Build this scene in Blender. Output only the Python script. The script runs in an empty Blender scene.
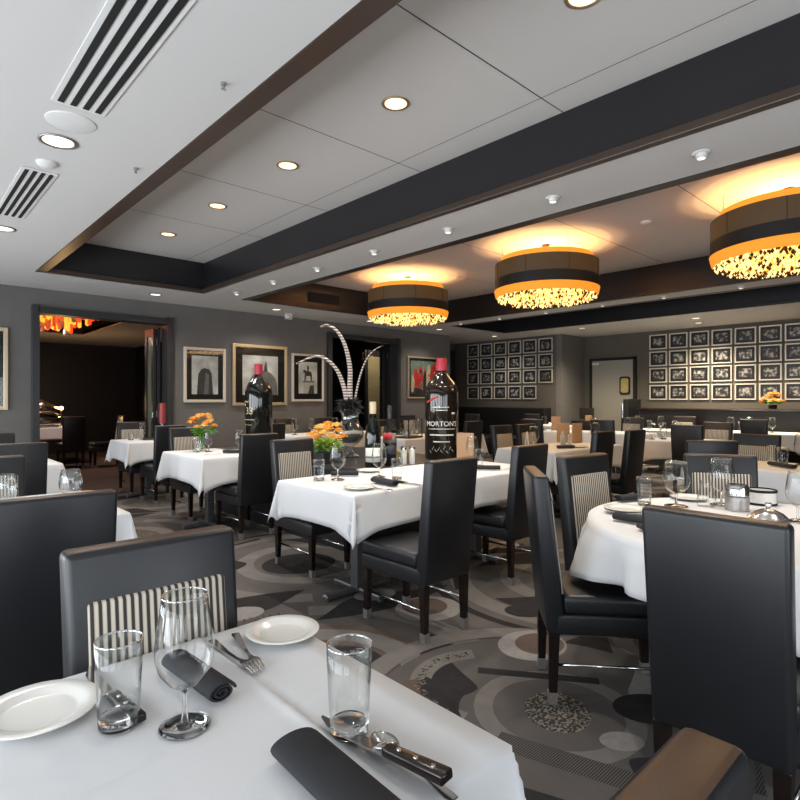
import bpy, bmesh, math, random
from mathutils import Vector, Matrix
PI = math.pi
random.seed(11)
SC = bpy.context.scene
COL = SC.collection

# ------------------------------------------------------------------ camera, world, lights, exposure
YAW = math.atan2(519.0, 560.0)
cam_d = bpy.data.cameras.new('camera')
cam_d.sensor_width = 36.0
cam_d.lens = 560.0 / 800.0 * 36.0
cam_d.shift_y = -0.00125
cam_d.clip_start = 0.02
cam = bpy.data.objects.new('camera', cam_d)
cam.location = (0, 0, 1.32)
cam.rotation_euler = (PI / 2, 0, -YAW)
COL.objects.link(cam)
SC.camera = cam

w = bpy.data.worlds.new('world')
SC.world = w
w.use_nodes = True
w.node_tree.nodes['Background'].inputs[0].default_value = (0.80, 0.90, 1.0, 1)
w.node_tree.nodes['Background'].inputs[1].default_value = 1.6

vs = SC.view_settings
vs.view_transform = 'Standard'
vs.look = 'None'
vs.exposure = 0.52
vs.gamma = 1.0
vs.use_curve_mapping = False
SC.cycles.use_denoising = True
SC.cycles.max_bounces = 10
SC.cycles.transparent_max_bounces = 24
SC.cycles.sample_clamp_indirect = 6.0
SC.cycles.caustics_reflective = False
SC.cycles.caustics_refractive = False

DAYLIGHT = 39.0      # watts through each window
LAMP = 2.3

def area_light(name, loc, rot, sx, sy, power, color):
    l = bpy.data.lights.new(name, 'AREA')
    l.shape = 'RECTANGLE'
    l.size = sx
    l.size_y = sy
    l.energy = power
    l.color = color
    o = bpy.data.objects.new(name, l)
    o.location = loc
    o.rotation_euler = rot
    COL.objects.link(o)
    return o

WINDOWS = [(-2.1, -0.3), (0.0, 1.8), (2.1, 3.9), (4.2, 6.0), (6.3, 8.1)]     # along the left wall
for y0, y1 in WINDOWS:
    area_light('daylight', (-1.78, (y0 + y1) / 2, 1.20), (0, -PI / 2, 0), 1.6, y1 - y0, DAYLIGHT, (0.93, 0.965, 1.0))
WINDOWS_REAR = [(-1.2, 0.8), (1.1, 3.1)]
for x0, x1 in WINDOWS_REAR:
    area_light('daylight', ((x0 + x1) / 2, -2.68, 1.20), (PI / 2, 0, 0), x1 - x0, 1.6, DAYLIGHT * 0.5, (0.95, 0.975, 1.0))

# ------------------------------------------------------------------ materials
def mat(name, col, rough=0.5, metal=0.0, spec=0.5, noise=0.0, nscale=8.0, bump=0.0, bscale=200.0, emit=None, estr=0.0, coat=0.0):
    m = bpy.data.materials.new(name)
    m.use_nodes = True
    nt = m.node_tree
    b = nt.nodes['Principled BSDF']
    b.inputs['Base Color'].default_value = (*col, 1)
    b.inputs['Roughness'].default_value = rough
    b.inputs['Metallic'].default_value = metal
    b.inputs['Specular IOR Level'].default_value = spec
    b.inputs['Coat Weight'].default_value = coat
    tc = None
    if noise or bump:
        tc = nt.nodes.new('ShaderNodeTexCoord')
    if noise:
        n = nt.nodes.new('ShaderNodeTexNoise')
        n.inputs['Scale'].default_value = nscale
        n.inputs['Detail'].default_value = 4
        nt.links.new(tc.outputs['Object'], n.inputs['Vector'])
        mx = nt.nodes.new('ShaderNodeMix')
        mx.data_type = 'RGBA'
        mx.inputs[6].default_value = (*[c * (1 - noise) for c in col], 1)
        mx.inputs[7].default_value = (*[min(1, c * (1 + noise)) for c in col], 1)
        nt.links.new(n.outputs['Fac'], mx.inputs[0])
        nt.links.new(mx.outputs[2], b.inputs['Base Color'])
    if bump:
        n2 = nt.nodes.new('ShaderNodeTexNoise')
        n2.inputs['Scale'].default_value = bscale
        n2.inputs['Detail'].default_value = 3
        nt.links.new(tc.outputs['Object'], n2.inputs['Vector'])
        bp = nt.nodes.new('ShaderNodeBump')
        bp.inputs['Strength'].default_value = bump
        bp.inputs['Distance'].default_value = 0.002
        nt.links.new(n2.outputs['Fac'], bp.inputs['Height'])
        nt.links.new(bp.outputs['Normal'], b.inputs['Normal'])
    if emit:
        b.inputs['Emission Color'].default_value = (*emit, 1)
        b.inputs['Emission Strength'].default_value = estr
    return m

def glass_mat(name, tint=(0.97, 0.985, 0.98), base=0.05, edge=0.75, power=2.2, dark=0.35):
    m = bpy.data.materials.new(name)
    m.use_nodes = True
    nt = m.node_tree
    nt.nodes.remove(nt.nodes['Principled BSDF'])
    out = nt.nodes['Material Output']
    tr = nt.nodes.new('ShaderNodeBsdfTransparent')
    gl = nt.nodes.new('ShaderNodeBsdfGlossy')
    gl.inputs['Roughness'].default_value = 0.03
    gl.inputs['Color'].default_value = (0.95, 0.97, 0.98, 1)
    lw = nt.nodes.new('ShaderNodeLayerWeight')
    lw.inputs['Blend'].default_value = 0.5
    p5 = nt.nodes.new('ShaderNodeMath'); p5.operation = 'POWER'
    p5.inputs[1].default_value = 4.0
    nt.links.new(lw.outputs['Facing'], p5.inputs[0])
    tm = nt.nodes.new('ShaderNodeMix'); tm.data_type = 'RGBA'
    tm.inputs[6].default_value = (*tint, 1)
    tm.inputs[7].default_value = (*[c * dark for c in tint], 1)
    nt.links.new(p5.outputs[0], tm.inputs[0])
    nt.links.new(tm.outputs[2], tr.inputs[0])
    pw = nt.nodes.new('ShaderNodeMath'); pw.operation = 'POWER'
    pw.inputs[1].default_value = power
    nt.links.new(lw.outputs['Facing'], pw.inputs[0])
    ma = nt.nodes.new('ShaderNodeMath'); ma.operation = 'MULTIPLY_ADD'
    ma.inputs[1].default_value = edge
    ma.inputs[2].default_value = base
    nt.links.new(pw.outputs[0], ma.inputs[0])
    mx = nt.nodes.new('ShaderNodeMixShader')
    nt.links.new(ma.outputs[0], mx.inputs[0])
    nt.links.new(tr.outputs[0], mx.inputs[1])
    nt.links.new(gl.outputs[0], mx.inputs[2])
    nt.links.new(mx.outputs[0], out.inputs[0])
    return m

def ramp_mat(name, kind, stops, scale, rough=0.8, use_random=False, detail=2.0, direction='X', constant=False):
    """noise or wave texture on object coordinates through a colour ramp"""
    m = bpy.data.materials.new(name)
    m.use_nodes = True
    nt = m.node_tree
    b = nt.nodes['Principled BSDF']
    b.inputs['Roughness'].default_value = rough
    tc = nt.nodes.new('ShaderNodeTexCoord')
    vec = tc.outputs['Object']
    if use_random:
        oi = nt.nodes.new('ShaderNodeObjectInfo')
        sc = nt.nodes.new('ShaderNodeMath'); sc.operation = 'MULTIPLY'; sc.inputs[1].default_value = 37.0
        nt.links.new(oi.outputs['Random'], sc.inputs[0])
        add = nt.nodes.new('ShaderNodeVectorMath'); add.operation = 'ADD'
        nt.links.new(vec, add.inputs[0])
        nt.links.new(sc.outputs[0], add.inputs[1])
        vec = add.outputs[0]
    if kind == 'noise':
        t = nt.nodes.new('ShaderNodeTexNoise')
        t.inputs['Scale'].default_value = scale
        t.inputs['Detail'].default_value = detail
        o = t.outputs['Fac']
    else:
        t = nt.nodes.new('ShaderNodeTexWave')
        t.bands_direction = direction
        t.inputs['Scale'].default_value = scale
        o = t.outputs['Fac']
    nt.links.new(vec, t.inputs['Vector'])
    r = nt.nodes.new('ShaderNodeValToRGB')
    if constant:
        r.color_ramp.interpolation = 'CONSTANT'
    els = r.color_ramp.elements
    els[0].position, els[0].color = stops[0][0], (*stops[0][1], 1)
    els[1].position, els[1].color = stops[-1][0], (*stops[-1][1], 1)
    for p, c in stops[1:-1]:
        e = els.new(p); e.color = (*c, 1)
    nt.links.new(o, r.inputs[0])
    nt.links.new(r.outputs[0], b.inputs['Base Color'])
    return m

M = {}
M['leather'] = mat('black_leather', (0.0105, 0.0115, 0.014), 0.38, spec=0.5, noise=0.25, nscale=6, bump=0.15, bscale=260)
M['leather_brown'] = mat('brown_leather', (0.085, 0.048, 0.030), 0.42, noise=0.35, nscale=9, bump=0.15, bscale=260)
M['stripe'] = ramp_mat('striped_fabric', 'wave', [(0.0, (0.03, 0.026, 0.023)), (0.36, (0.05, 0.043, 0.037)), (0.50, (0.42, 0.37, 0.31)), (1.0, (0.56, 0.51, 0.43))], 18.0, 0.9)
M['wood'] = mat('espresso_wood', (0.010, 0.006, 0.005), 0.22, noise=0.3, nscale=20)
M['cap'] = mat('scuffed_metal', (0.42, 0.41, 0.40), 0.35, 0.8, noise=0.3, nscale=60)
M['chrome'] = mat('chrome', (0.72, 0.73, 0.74), 0.16, 1.0)
M['steel'] = mat('polished_steel', (0.55, 0.54, 0.53), 0.14, 1.0)
M['cloth'] = mat('white_tablecloth', (0.66, 0.67, 0.685), 0.85, spec=0.2, bump=0.08, bscale=500)
M['napkin'] = mat('charcoal_napkin', (0.022, 0.023, 0.026), 0.8, spec=0.3, bump=0.3, bscale=500)
M['china'] = mat('white_china', (0.78, 0.77, 0.73), 0.18, coat=0.3)
M['glass'] = glass_mat('thin_glass', (0.985, 0.99, 0.988), 0.022, 0.8, 2.6)
M['glass_base'] = glass_mat('glass_base', (0.93, 0.95, 0.95), 0.07, 0.8, 2.0)
M['glass_solid'] = mat('solid_glass', (0.98, 0.99, 0.99), 0.02)
M['glass_solid'].node_tree.nodes['Principled BSDF'].inputs['Transmission Weight'].default_value = 1.0
M['glass_solid'].node_tree.nodes['Principled BSDF'].inputs['IOR'].default_value = 1.45
M['rim'] = glass_mat('glass_rim', (0.96, 0.97, 0.97), 0.30, 0.65, 1.2)
M['pane'] = glass_mat('pane_glass', (0.97, 0.98, 0.975), 0.02, 0.5, 4.0, 0.9)
M['tabletop'] = mat('dark_table_top', (0.03, 0.022, 0.018), 0.4)
M['pedestal'] = mat('grey_pedestal', (0.13, 0.133, 0.138), 0.38, 0.6)
M['ceiling'] = mat('ceiling_white', (0.65, 0.64, 0.628), 0.9, spec=0.2)
M['tray'] = mat('tray_panel', (0.68, 0.66, 0.64), 0.85, spec=0.2)
M['seam'] = mat('seam_dark', (0.05, 0.05, 0.05), 0.9)
M['fascia'] = mat('dark_fascia', (0.014, 0.014, 0.017), 0.34, noise=0.2, nscale=2)
M['lip'] = mat('walnut_lip', (0.055, 0.036, 0.027), 0.32, noise=0.3, nscale=4)
M['wall'] = mat('grey_wallcovering', (0.160, 0.155, 0.150), 0.75, spec=0.3, noise=0.10, nscale=5, bump=0.15, bscale=90)
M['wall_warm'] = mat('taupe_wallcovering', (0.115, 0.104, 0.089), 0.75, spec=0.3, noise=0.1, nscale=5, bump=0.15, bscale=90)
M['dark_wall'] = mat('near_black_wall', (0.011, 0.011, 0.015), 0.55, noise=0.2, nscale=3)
M['casing'] = mat('dark_casing', (0.03, 0.031, 0.034), 0.4)
M['white'] = mat('white_plastic', (0.75, 0.75, 0.74), 0.5)
M['grille'] = mat('black_slot', (0.008, 0.008, 0.008), 0.8)
M['silver_frame'] = mat('silver_frame', (0.74, 0.70, 0.62), 0.35, 0.35)
M['champagne'] = mat('champagne_frame', (0.66, 0.55, 0.38), 0.32, 0.6)
M['mat_black'] = mat('black_mount', (0.010, 0.010, 0.011), 0.30)
M['photo'] = ramp_mat('monochrome_snapshot', 'noise', [(0.0, (0.01, 0.01, 0.01)), (0.44, (0.03, 0.03, 0.03)), (0.52, (0.15, 0.145, 0.14)), (0.62, (0.42, 0.41, 0.39)), (1.0, (0.7, 0.68, 0.65))], 16.0, 0.35, True, 3.0)
M['sky_photo'] = ramp_mat('cloudy_grey_print', 'noise', [(0.25, (0.32, 0.32, 0.32)), (0.5, (0.58, 0.58, 0.57)), (0.72, (0.82, 0.81, 0.79))], 4.0, 0.35, True, 4.0)
M['print_dark'] = mat('print_dark_grey', (0.055, 0.055, 0.056), 0.4, noise=0.5, nscale=22)
M['print_mid'] = mat('print_mid_grey', (0.17, 0.17, 0.17), 0.4, noise=0.4, nscale=14)
M['print_light'] = mat('print_light_grey', (0.48, 0.48, 0.47), 0.4, noise=0.3, nscale=14)
M['door_grey'] = mat('grey_door_paint', (0.31, 0.30, 0.265), 0.5)
M['amber'] = mat('lit_amber_fabric', (0.5, 0.22, 0.03), 0.8, emit=(0.80, 0.235, 0.016), estr=0.80)
M['drum'] = mat('black_organza', (0.045, 0.030, 0.017), 0.6, noise=0.25, nscale=3, emit=(0.10, 0.05, 0.014), estr=0.32)
M['drum_band'] = mat('black_band', (0.010, 0.008, 0.007), 0.6)
M['crystal'] = mat('lit_crystal', (0.9, 0.8, 0.5), 0.1, emit=(1.0, 0.66, 0.24), estr=0.88)
M['crystal_dark'] = mat('unlit_crystal', (0.05, 0.028, 0.010), 0.1)  # dark drops paint the unlit gaps among the glowing ones
M['diffuser'] = mat('lit_diffuser', (0.8, 0.5, 0.1), 0.6, emit=(1.0, 0.50, 0.08), estr=0.9)
M['bulb'] = mat('warm_bulb', (1, 0.9, 0.7), 0.5, emit=(1.0, 0.70, 0.36), estr=1.35)
M['bulb_soft'] = mat('soft_bulb', (1, 0.95, 0.85), 0.5, emit=(1.0, 0.86, 0.64), estr=1.5)
M['gold_trim'] = mat('gold_reflector', (0.55, 0.42, 0.26), 0.3, 0.8)
M['bottle'] = mat('black_bottle_glass', (0.006, 0.008, 0.007), 0.07, coat=0.4)
M['bottle_brown'] = mat('dark_brown_bottle_glass', (0.013, 0.009, 0.006), 0.08, coat=0.4)
M['foil_red'] = mat('crimson_foil', (0.42, 0.03, 0.055), 0.35)
M['foil_cream'] = mat('cream_foil', (0.62, 0.52, 0.33), 0.4)
M['gold_ink'] = mat('gold_ink', (0.60, 0.50, 0.30), 0.4)
M['white_ink'] = mat('white_ink', (0.70, 0.70, 0.66), 0.5)
M['red'] = mat('red_paint', (0.55, 0.03, 0.025), 0.5)
M['paper'] = mat('paper_label', (0.70, 0.68, 0.62), 0.7)
M['orange'] = mat('orange_petal', (0.95, 0.36, 0.03), 0.6, noise=0.25, nscale=25)
M['peach'] = mat('peach_petal', (0.95, 0.55, 0.13), 0.6, noise=0.2, nscale=25)
M['leaf'] = mat('green_leaf', (0.10, 0.30, 0.02), 0.5, noise=0.4, nscale=25)
M['lime'] = mat('lime_leaf', (0.40, 0.60, 0.07), 0.5, noise=0.3, nscale=25)
M['yellow'] = mat('yellow_petal', (0.65, 0.55, 0.12), 0.6)
M['feather_black'] = mat('black_feather', (0.012, 0.012, 0.012), 0.6)
M['feather'] = ramp_mat('barred_feather', 'wave', [(0.0, (0.10, 0.07, 0.055)), (0.35, (0.16, 0.11, 0.09)), (0.5, (0.50, 0.44, 0.40)), (1.0, (0.62, 0.56, 0.52))], 11.0, 0.8, direction='Z')
M['stone'] = mat('dark_stone_top', (0.045, 0.047, 0.05), 0.28, noise=0.2, nscale=8)
M['vinyl'] = mat('dark_banquette_vinyl', (0.009, 0.008, 0.009), 0.4, noise=0.2, nscale=4)
M['shelf_gloss'] = mat('glossy_dark_ledge', (0.03, 0.02, 0.014), 0.12)
M['menu'] = mat('tan_menu_cover', (0.40, 0.24, 0.13), 0.6)
M['menu_card'] = mat('white_menu_card', (0.7, 0.68, 0.64), 0.7)
M['green_glass'] = mat('reeded_green_glass', (0.17, 0.22, 0.15), 0.25, noise=0.3, nscale=6)
M['curtain'] = mat('khaki_glass_panel', (0.21, 0.18, 0.10), 0.5, noise=0.3, nscale=9)
M['orange_glow'] = mat('lit_orange_glass', (0.8, 0.2, 0.02), 0.3, emit=(1.0, 0.26, 0.02), estr=1.7)
M['red_glow'] = mat('lit_red_glass', (0.7, 0.05, 0.02), 0.3, emit=(1.0, 0.06, 0.015), estr=0.9)
M['copper'] = mat('warm_steel_lid', (0.62, 0.50, 0.38), 0.22, 1.0)
M['heat'] = mat('heat_lamp', (1, 0.6, 0.2), 0.5, emit=(1.0, 0.5, 0.12), estr=5.0)
M['red_candle'] = mat('red_cylinder', (0.28, 0.035, 0.035), 0.4)
M['canvas_teal'] = mat('canvas_green', (0.16, 0.22, 0.17), 0.7, noise=0.5, nscale=14)
M['canvas_dark'] = mat('canvas_dark', (0.03, 0.025, 0.025), 0.7)
M['canvas_cream'] = mat('canvas_cream', (0.55, 0.42, 0.28), 0.7, noise=0.3, nscale=20)
M['candle'] = mat('lit_candle', (0.9, 0.7, 0.5), 0.5, emit=(1.0, 0.72, 0.45), estr=1.6)

# carpet
M['carpet'] = mat('carpet_ground', (0.092, 0.084, 0.08), 0.95, spec=0.1, noise=0.28, nscale=3.5, bump=0.5, bscale=350)
M['carpet_light'] = mat('carpet_light_ring', (0.15, 0.138, 0.13), 0.95, spec=0.1, noise=0.22, nscale=9, bump=0.5, bscale=350)
M['carpet_pale'] = mat('carpet_pale_spot', (0.23, 0.218, 0.21), 0.95, spec=0.1, noise=0.22, nscale=30, bump=0.5, bscale=350)
M['carpet_dark'] = mat('carpet_dark_shape', (0.027, 0.025, 0.026), 0.95, spec=0.1, noise=0.3, nscale=12, bump=0.5, bscale=350)
M['carpet_brown'] = mat('carpet_brown_patch', (0.098, 0.072, 0.061), 0.95, spec=0.1, noise=0.3, nscale=5, bump=0.5, bscale=350)
M['carpet_fleck'] = ramp_mat('carpet_flecked', 'noise', [(0.0, (0.015, 0.014, 0.013)), (0.50, (0.02, 0.018, 0.017)), (0.55, (0.17, 0.15, 0.12)), (1.0, (0.26, 0.22, 0.17))], 85.0, 0.95, False, 2.0)
M['carpet_streak'] = ramp_mat('carpet_streaked', 'wave', [(0.0, (0.018, 0.017, 0.016)), (0.6, (0.022, 0.02, 0.02)), (0.8, (0.085, 0.078, 0.072)), (1.0, (0.10, 0.09, 0.085))], 34.0, 0.95, False, 2.0, 'Y')

# ------------------------------------------------------------------ mesh helpers
class MB:
    def __init__(self):
        self.bm = bmesh.new()
        self.mats = []
        self.cur = 0
    def use(self, m):
        if m not in self.mats:
            self.mats.append(m)
        self.cur = self.mats.index(m)
        return self
    def _tagnew(self, faces):
        for f in faces:
            f.material_index = self.cur
    def face(self, pts):
        vs_ = [self.bm.verts.new(p) for p in pts]
        f = self.bm.faces.new(vs_)
        f.material_index = self.cur
        return f
    def box(self, c, s, bevel=0.0, seg=2, mtx=None):
        n0 = set(self.bm.faces)
        r = bmesh.ops.create_cube(self.bm, size=1.0)
        vs_ = r['verts']
        for v in vs_:
            v.co = Vector((v.co.x * s[0] + c[0], v.co.y * s[1] + c[1], v.co.z * s[2] + c[2]))
        if bevel:
            es = list({e for v in vs_ for e in v.link_edges})
            bmesh.ops.bevel(self.bm, geom=es, offset=bevel, segments=seg, affect='EDGES', profile=0.5)
        new = [f for f in self.bm.faces if f not in n0]
        if mtx is not None:
            for v in {v for f in new for v in f.verts}:
                v.co = mtx @ v.co
        self._tagnew(new)
        return new
    def hexa(self, pts8, bevel=0.0, seg=3):
        """8 corners: bottom 4 (ccw) then top 4"""
        n0 = set(self.bm.faces)
        v = [self.bm.verts.new(p) for p in pts8]
        for idx in ((3, 2, 1, 0), (4, 5, 6, 7), (0, 1, 5, 4), (1, 2, 6, 5), (2, 3, 7, 6), (3, 0, 4, 7)):
            self.bm.faces.new([v[i] for i in idx])
        if bevel:
            es = list({e for q in v for e in q.link_edges})
            bmesh.ops.bevel(self.bm, geom=es, offset=bevel, segments=seg, affect='EDGES', profile=0.5)
        new = [f for f in self.bm.faces if f not in n0]
        self._tagnew(new)
        return new
    def lathe(self, prof, seg=24, c=(0, 0, 0), cap0=False, cap1=False, a0=0.0, a1=2 * PI):
        rings = []
        full = abs(a1 - a0 - 2 * PI) < 1e-6
        n = seg if full else seg + 1
        for r, z in prof:
            if r < 1e-6:
                rings.append([self.bm.verts.new((c[0], c[1], c[2] + z))])
            else:
                rings.append([self.bm.verts.new((c[0] + r * math.cos(a0 + (a1 - a0) * i / seg), c[1] + r * math.sin(a0 + (a1 - a0) * i / seg), c[2] + z)) for i in range(n)])
        new = []
        for a, b in zip(rings, rings[1:]):
            for i in range(seg):
                j = (i + 1) % n
                if len(a) == 1 and len(b) == 1:
                    continue
                if len(a) == 1:
                    new.append(self.bm.faces.new((a[0], b[j], b[i])))
                elif len(b) == 1:
                    new.append(self.bm.faces.new((a[i], a[j], b[0])))
                else:
                    new.append(self.bm.faces.new((a[i], a[j], b[j], b[i])))
        if cap0 and len(rings[0]) > 2:
            new.append(self.bm.faces.new(rings[0][::-1]))
        if cap1 and len(rings[-1]) > 2:
            new.append(self.bm.faces.new(rings[-1]))
        self._tagnew(new)
        return new
    def tube(self, pts, rad, seg=8, cap=True):
        pts = [Vector(p) for p in pts]
        rads = rad if isinstance(rad, (list, tuple)) else [rad] * len(pts)
        rings = []
        up0 = None
        for i, p in enumerate(pts):
            d = (pts[min(i + 1, len(pts) - 1)] - pts[max(i - 1, 0)]).normalized()
            ref = Vector((0, 0, 1)) if abs(d.z) < 0.9 else Vector((1, 0, 0))
            if up0 is not None:
                ref = up0
            s = d.cross(ref).normalized()
            u = s.cross(d).normalized()
            up0 = u
            rings.append([self.bm.verts.new(p + (s * math.cos(2 * PI * k / seg) + u * math.sin(2 * PI * k / seg)) * rads[i]) for k in range(seg)])
        new = []
        for a, b in zip(rings, rings[1:]):
            for k in range(seg):
                j = (k + 1) % seg
                new.append(self.bm.faces.new((a[k], a[j], b[j], b[k])))
        if cap:
            new.append(self.bm.faces.new(rings[0][::-1]))
            new.append(self.bm.faces.new(rings[-1]))
        self._tagnew(new)
        return new
    def ball(self, c, r, sub=1, s=(1, 1, 1)):
        n0 = set(self.bm.faces)
        q = bmesh.ops.create_icosphere(self.bm, subdivisions=sub, radius=1.0)
        for v in q['verts']:
            v.co = Vector((v.co.x * r * s[0] + c[0], v.co.y * r * s[1] + c[1], v.co.z * r * s[2] + c[2]))
        self._tagnew([f for f in self.bm.faces if f not in n0])
    def prism(self, pts, z0, z1, mtx=None):
        """polygon in xy extruded z0..z1"""
        n0 = set(self.bm.faces)
        a = [self.bm.verts.new((p[0], p[1], z0)) for p in pts]
        b = [self.bm.verts.new((p[0], p[1], z1)) for p in pts]
        self.bm.faces.new(a[::-1]); self.bm.faces.new(b)
        for i in range(len(pts)):
            j = (i + 1) % len(pts)
            self.bm.faces.new((a[i], a[j], b[j], b[i]))
        new = [f for f in self.bm.faces if f not in n0]
        if mtx is not None:
            for v in {v for f in new for v in f.verts}:
                v.co = mtx @ v.co
        self._tagnew(new)
        return new
    def build(self, name, material=None, parent=None, smooth=False, angle=None, fix=True):
        if fix:
            bmesh.ops.recalc_face_normals(self.bm, faces=self.bm.faces[:])
        me = bpy.data.meshes.new(name)
        self.bm.to_mesh(me)
        self.bm.free()
        for m in (self.mats or [material]):
            me.materials.append(m)
        if smooth:
            for p in me.polygons:
                p.use_smooth = True
            if angle:
                me.set_sharp_from_angle(angle=angle)
        o = bpy.data.objects.new(name, me)
        COL.objects.link(o)
        if parent is not None:
            o.parent = parent
        return o

def tag(o, label=None, cat=None, group=None, kind=None):
    if label: o['label'] = label
    if cat: o['category'] = cat
    if group: o['group'] = group
    if kind: o['kind'] = kind
    return o

def empty(name, loc=(0, 0, 0), rz=0.0, label=None, cat=None, group=None):
    o = bpy.data.objects.new(name, None)
    o.empty_display_size = 0.05
    o.location = loc
    o.rotation_euler = (0, 0, rz)
    COL.objects.link(o)
    return tag(o, label, cat, group)

def copy_tree(o, parent=None):
    c = o.copy()
    COL.objects.link(c)
    c.parent = parent
    for ch in list(o.children):
        copy_tree(ch, c)
    return c

def structure(o):
    o['kind'] = 'structure'
    return o

class Kind:
    """builds the first one, copies it for every further place"""
    def __init__(self, build):
        self.build = build
        self.proto = None
    def put(self, loc, rz, label, cat, group=None, scale=None):
        if self.proto is None:
            self.proto = self.build()
            o = self.proto
        else:
            o = copy_tree(self.proto)
        o.location = loc
        o.rotation_euler = (0, 0, rz)
        if scale: o.scale = scale
        o['label'] = label
        o['category'] = cat
        if group: o['group'] = group
        elif 'group' in o: del o['group']
        return o

def text_mesh(string, size, mtx, material, parent, name, wrap=None, spacing=1.0):
    cu = bpy.data.curves.new('lettering', 'FONT')
    cu.body = string
    cu.size = size
    cu.align_x = 'CENTER'
    cu.space_character = spacing
    cu.resolution_u = 3
    cu.extrude = size * 0.01
    tmp = bpy.data.objects.new('lettering', cu)
    COL.objects.link(tmp)
    dg = bpy.context.evaluated_depsgraph_get()
    me = bpy.data.meshes.new_from_object(tmp.evaluated_get(dg))
    bpy.data.objects.remove(tmp)
    bpy.data.curves.remove(cu)
    if wrap:
        for v in me.vertices:          # bend round a cylinder of radius wrap, facing -y
            a = v.co.x / wrap
            r = wrap + v.co.z + 0.001
            v.co = Vector((r * math.sin(a), -r * math.cos(a), v.co.y))
    me.transform(mtx)
    me.name = name
    me.materials.clear()
    me.materials.append(material)
    o = bpy.data.objects.new(name, me)
    COL.objects.link(o)
    o.parent = parent
    return o

# ------------------------------------------------------------------ room shell
ZS, ZT = 2.78, 3.20         # soffit height, tray height
XL, XR, XR2 = -1.6, 12.2, 11.2
YB, YD = -2.5, 8.67

# floor with inlaid carpet figures (one carpet)
fl = MB()
fl.use(M['carpet'])
fl.face([(XL, YB, 0), (XR, YB, 0), (XR, YD, 0), (XL, YD, 0)])
fl.face([(9.6, YD, 0), (XR2, YD, 0), (XR2, 9.95, 0), (9.6, 9.95, 0)])
fl.use(M['carpet_brown'])
fl.face([(-1.0, YD, 0), (9.6, YD, 0), (9.6, 16, 0), (-1.0, 16, 0)])
lift = [0.0]                    # every figure lies a hair above the one before it
def inside(p):
    return XL < p[0] < XR and YB < p[1] < YD
def inlay(pts, m, z):
    if all(inside(p) for p in pts):
        fl.use(M[m]); fl.face([(p[0], p[1], z + lift[0]) for p in pts])
def ring(cx, cy, r0, r1, a0, a1, m, z, n=28, e=1.0):
    for i in range(n):
        a = a0 + (a1 - a0) * i / n; b = a0 + (a1 - a0) * (i + 1) / n
        inlay([(cx + r0 * math.cos(a), cy + e * r0 * math.sin(a)), (cx + r1 * math.cos(a), cy + e * r1 * math.sin(a)),
               (cx + r1 * math.cos(b), cy + e * r1 * math.sin(b)), (cx + r0 * math.cos(b), cy + e * r0 * math.sin(b))], m, z)
def disc(cx, cy, rx, ry, m, z, n=28, rot=0.0):
    pts = []
    for i in range(n):
        a = 2 * PI * i / n
        x, y = rx * math.cos(a), ry * math.sin(a)
        pts.append((cx + x * math.cos(rot) - y * math.sin(rot), cy + x * math.sin(rot) + y * math.cos(rot)))
    inlay(pts, m, z)
def wedge(cx, cy, r0, r1, a0, a1, m, z):
    """curved dark triangle between two circles"""
    pts = []
    for i in range(9):
        a = a0 + (a1 - a0) * i / 8
        pts.append((cx + r1 * math.cos(a), cy + r1 * math.sin(a)))
    am = a0 + (a1 - a0) * 0.35
    for i in range(1, 6):
        t = i / 6
        a = a1 + (am - a1) * t; r = r1 + (r0 - r1) * math.sin(t * PI / 2)
        pts.append((cx + r * math.cos(a), cy + r * math.sin(a)))
    for i in range(0, 5):
        t = i / 5
        a = am + (a0 - am) * t; r = r0 + (r1 - r0) * (1 - math.cos(t * PI / 2))
        pts.append((cx + r * math.cos(a), cy + r * math.sin(a)))
    inlay(pts, m, z)
def bar(cx, cy, l, wd, rot, m, z):
    c, s = math.cos(rot), math.sin(rot)
    inlay([(cx + x * c - y * s, cy + x * s + y * c) for x, y in ((-l / 2, -wd / 2), (l / 2, -wd / 2), (l / 2, wd / 2), (-l / 2, wd / 2))], m, z)
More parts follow.
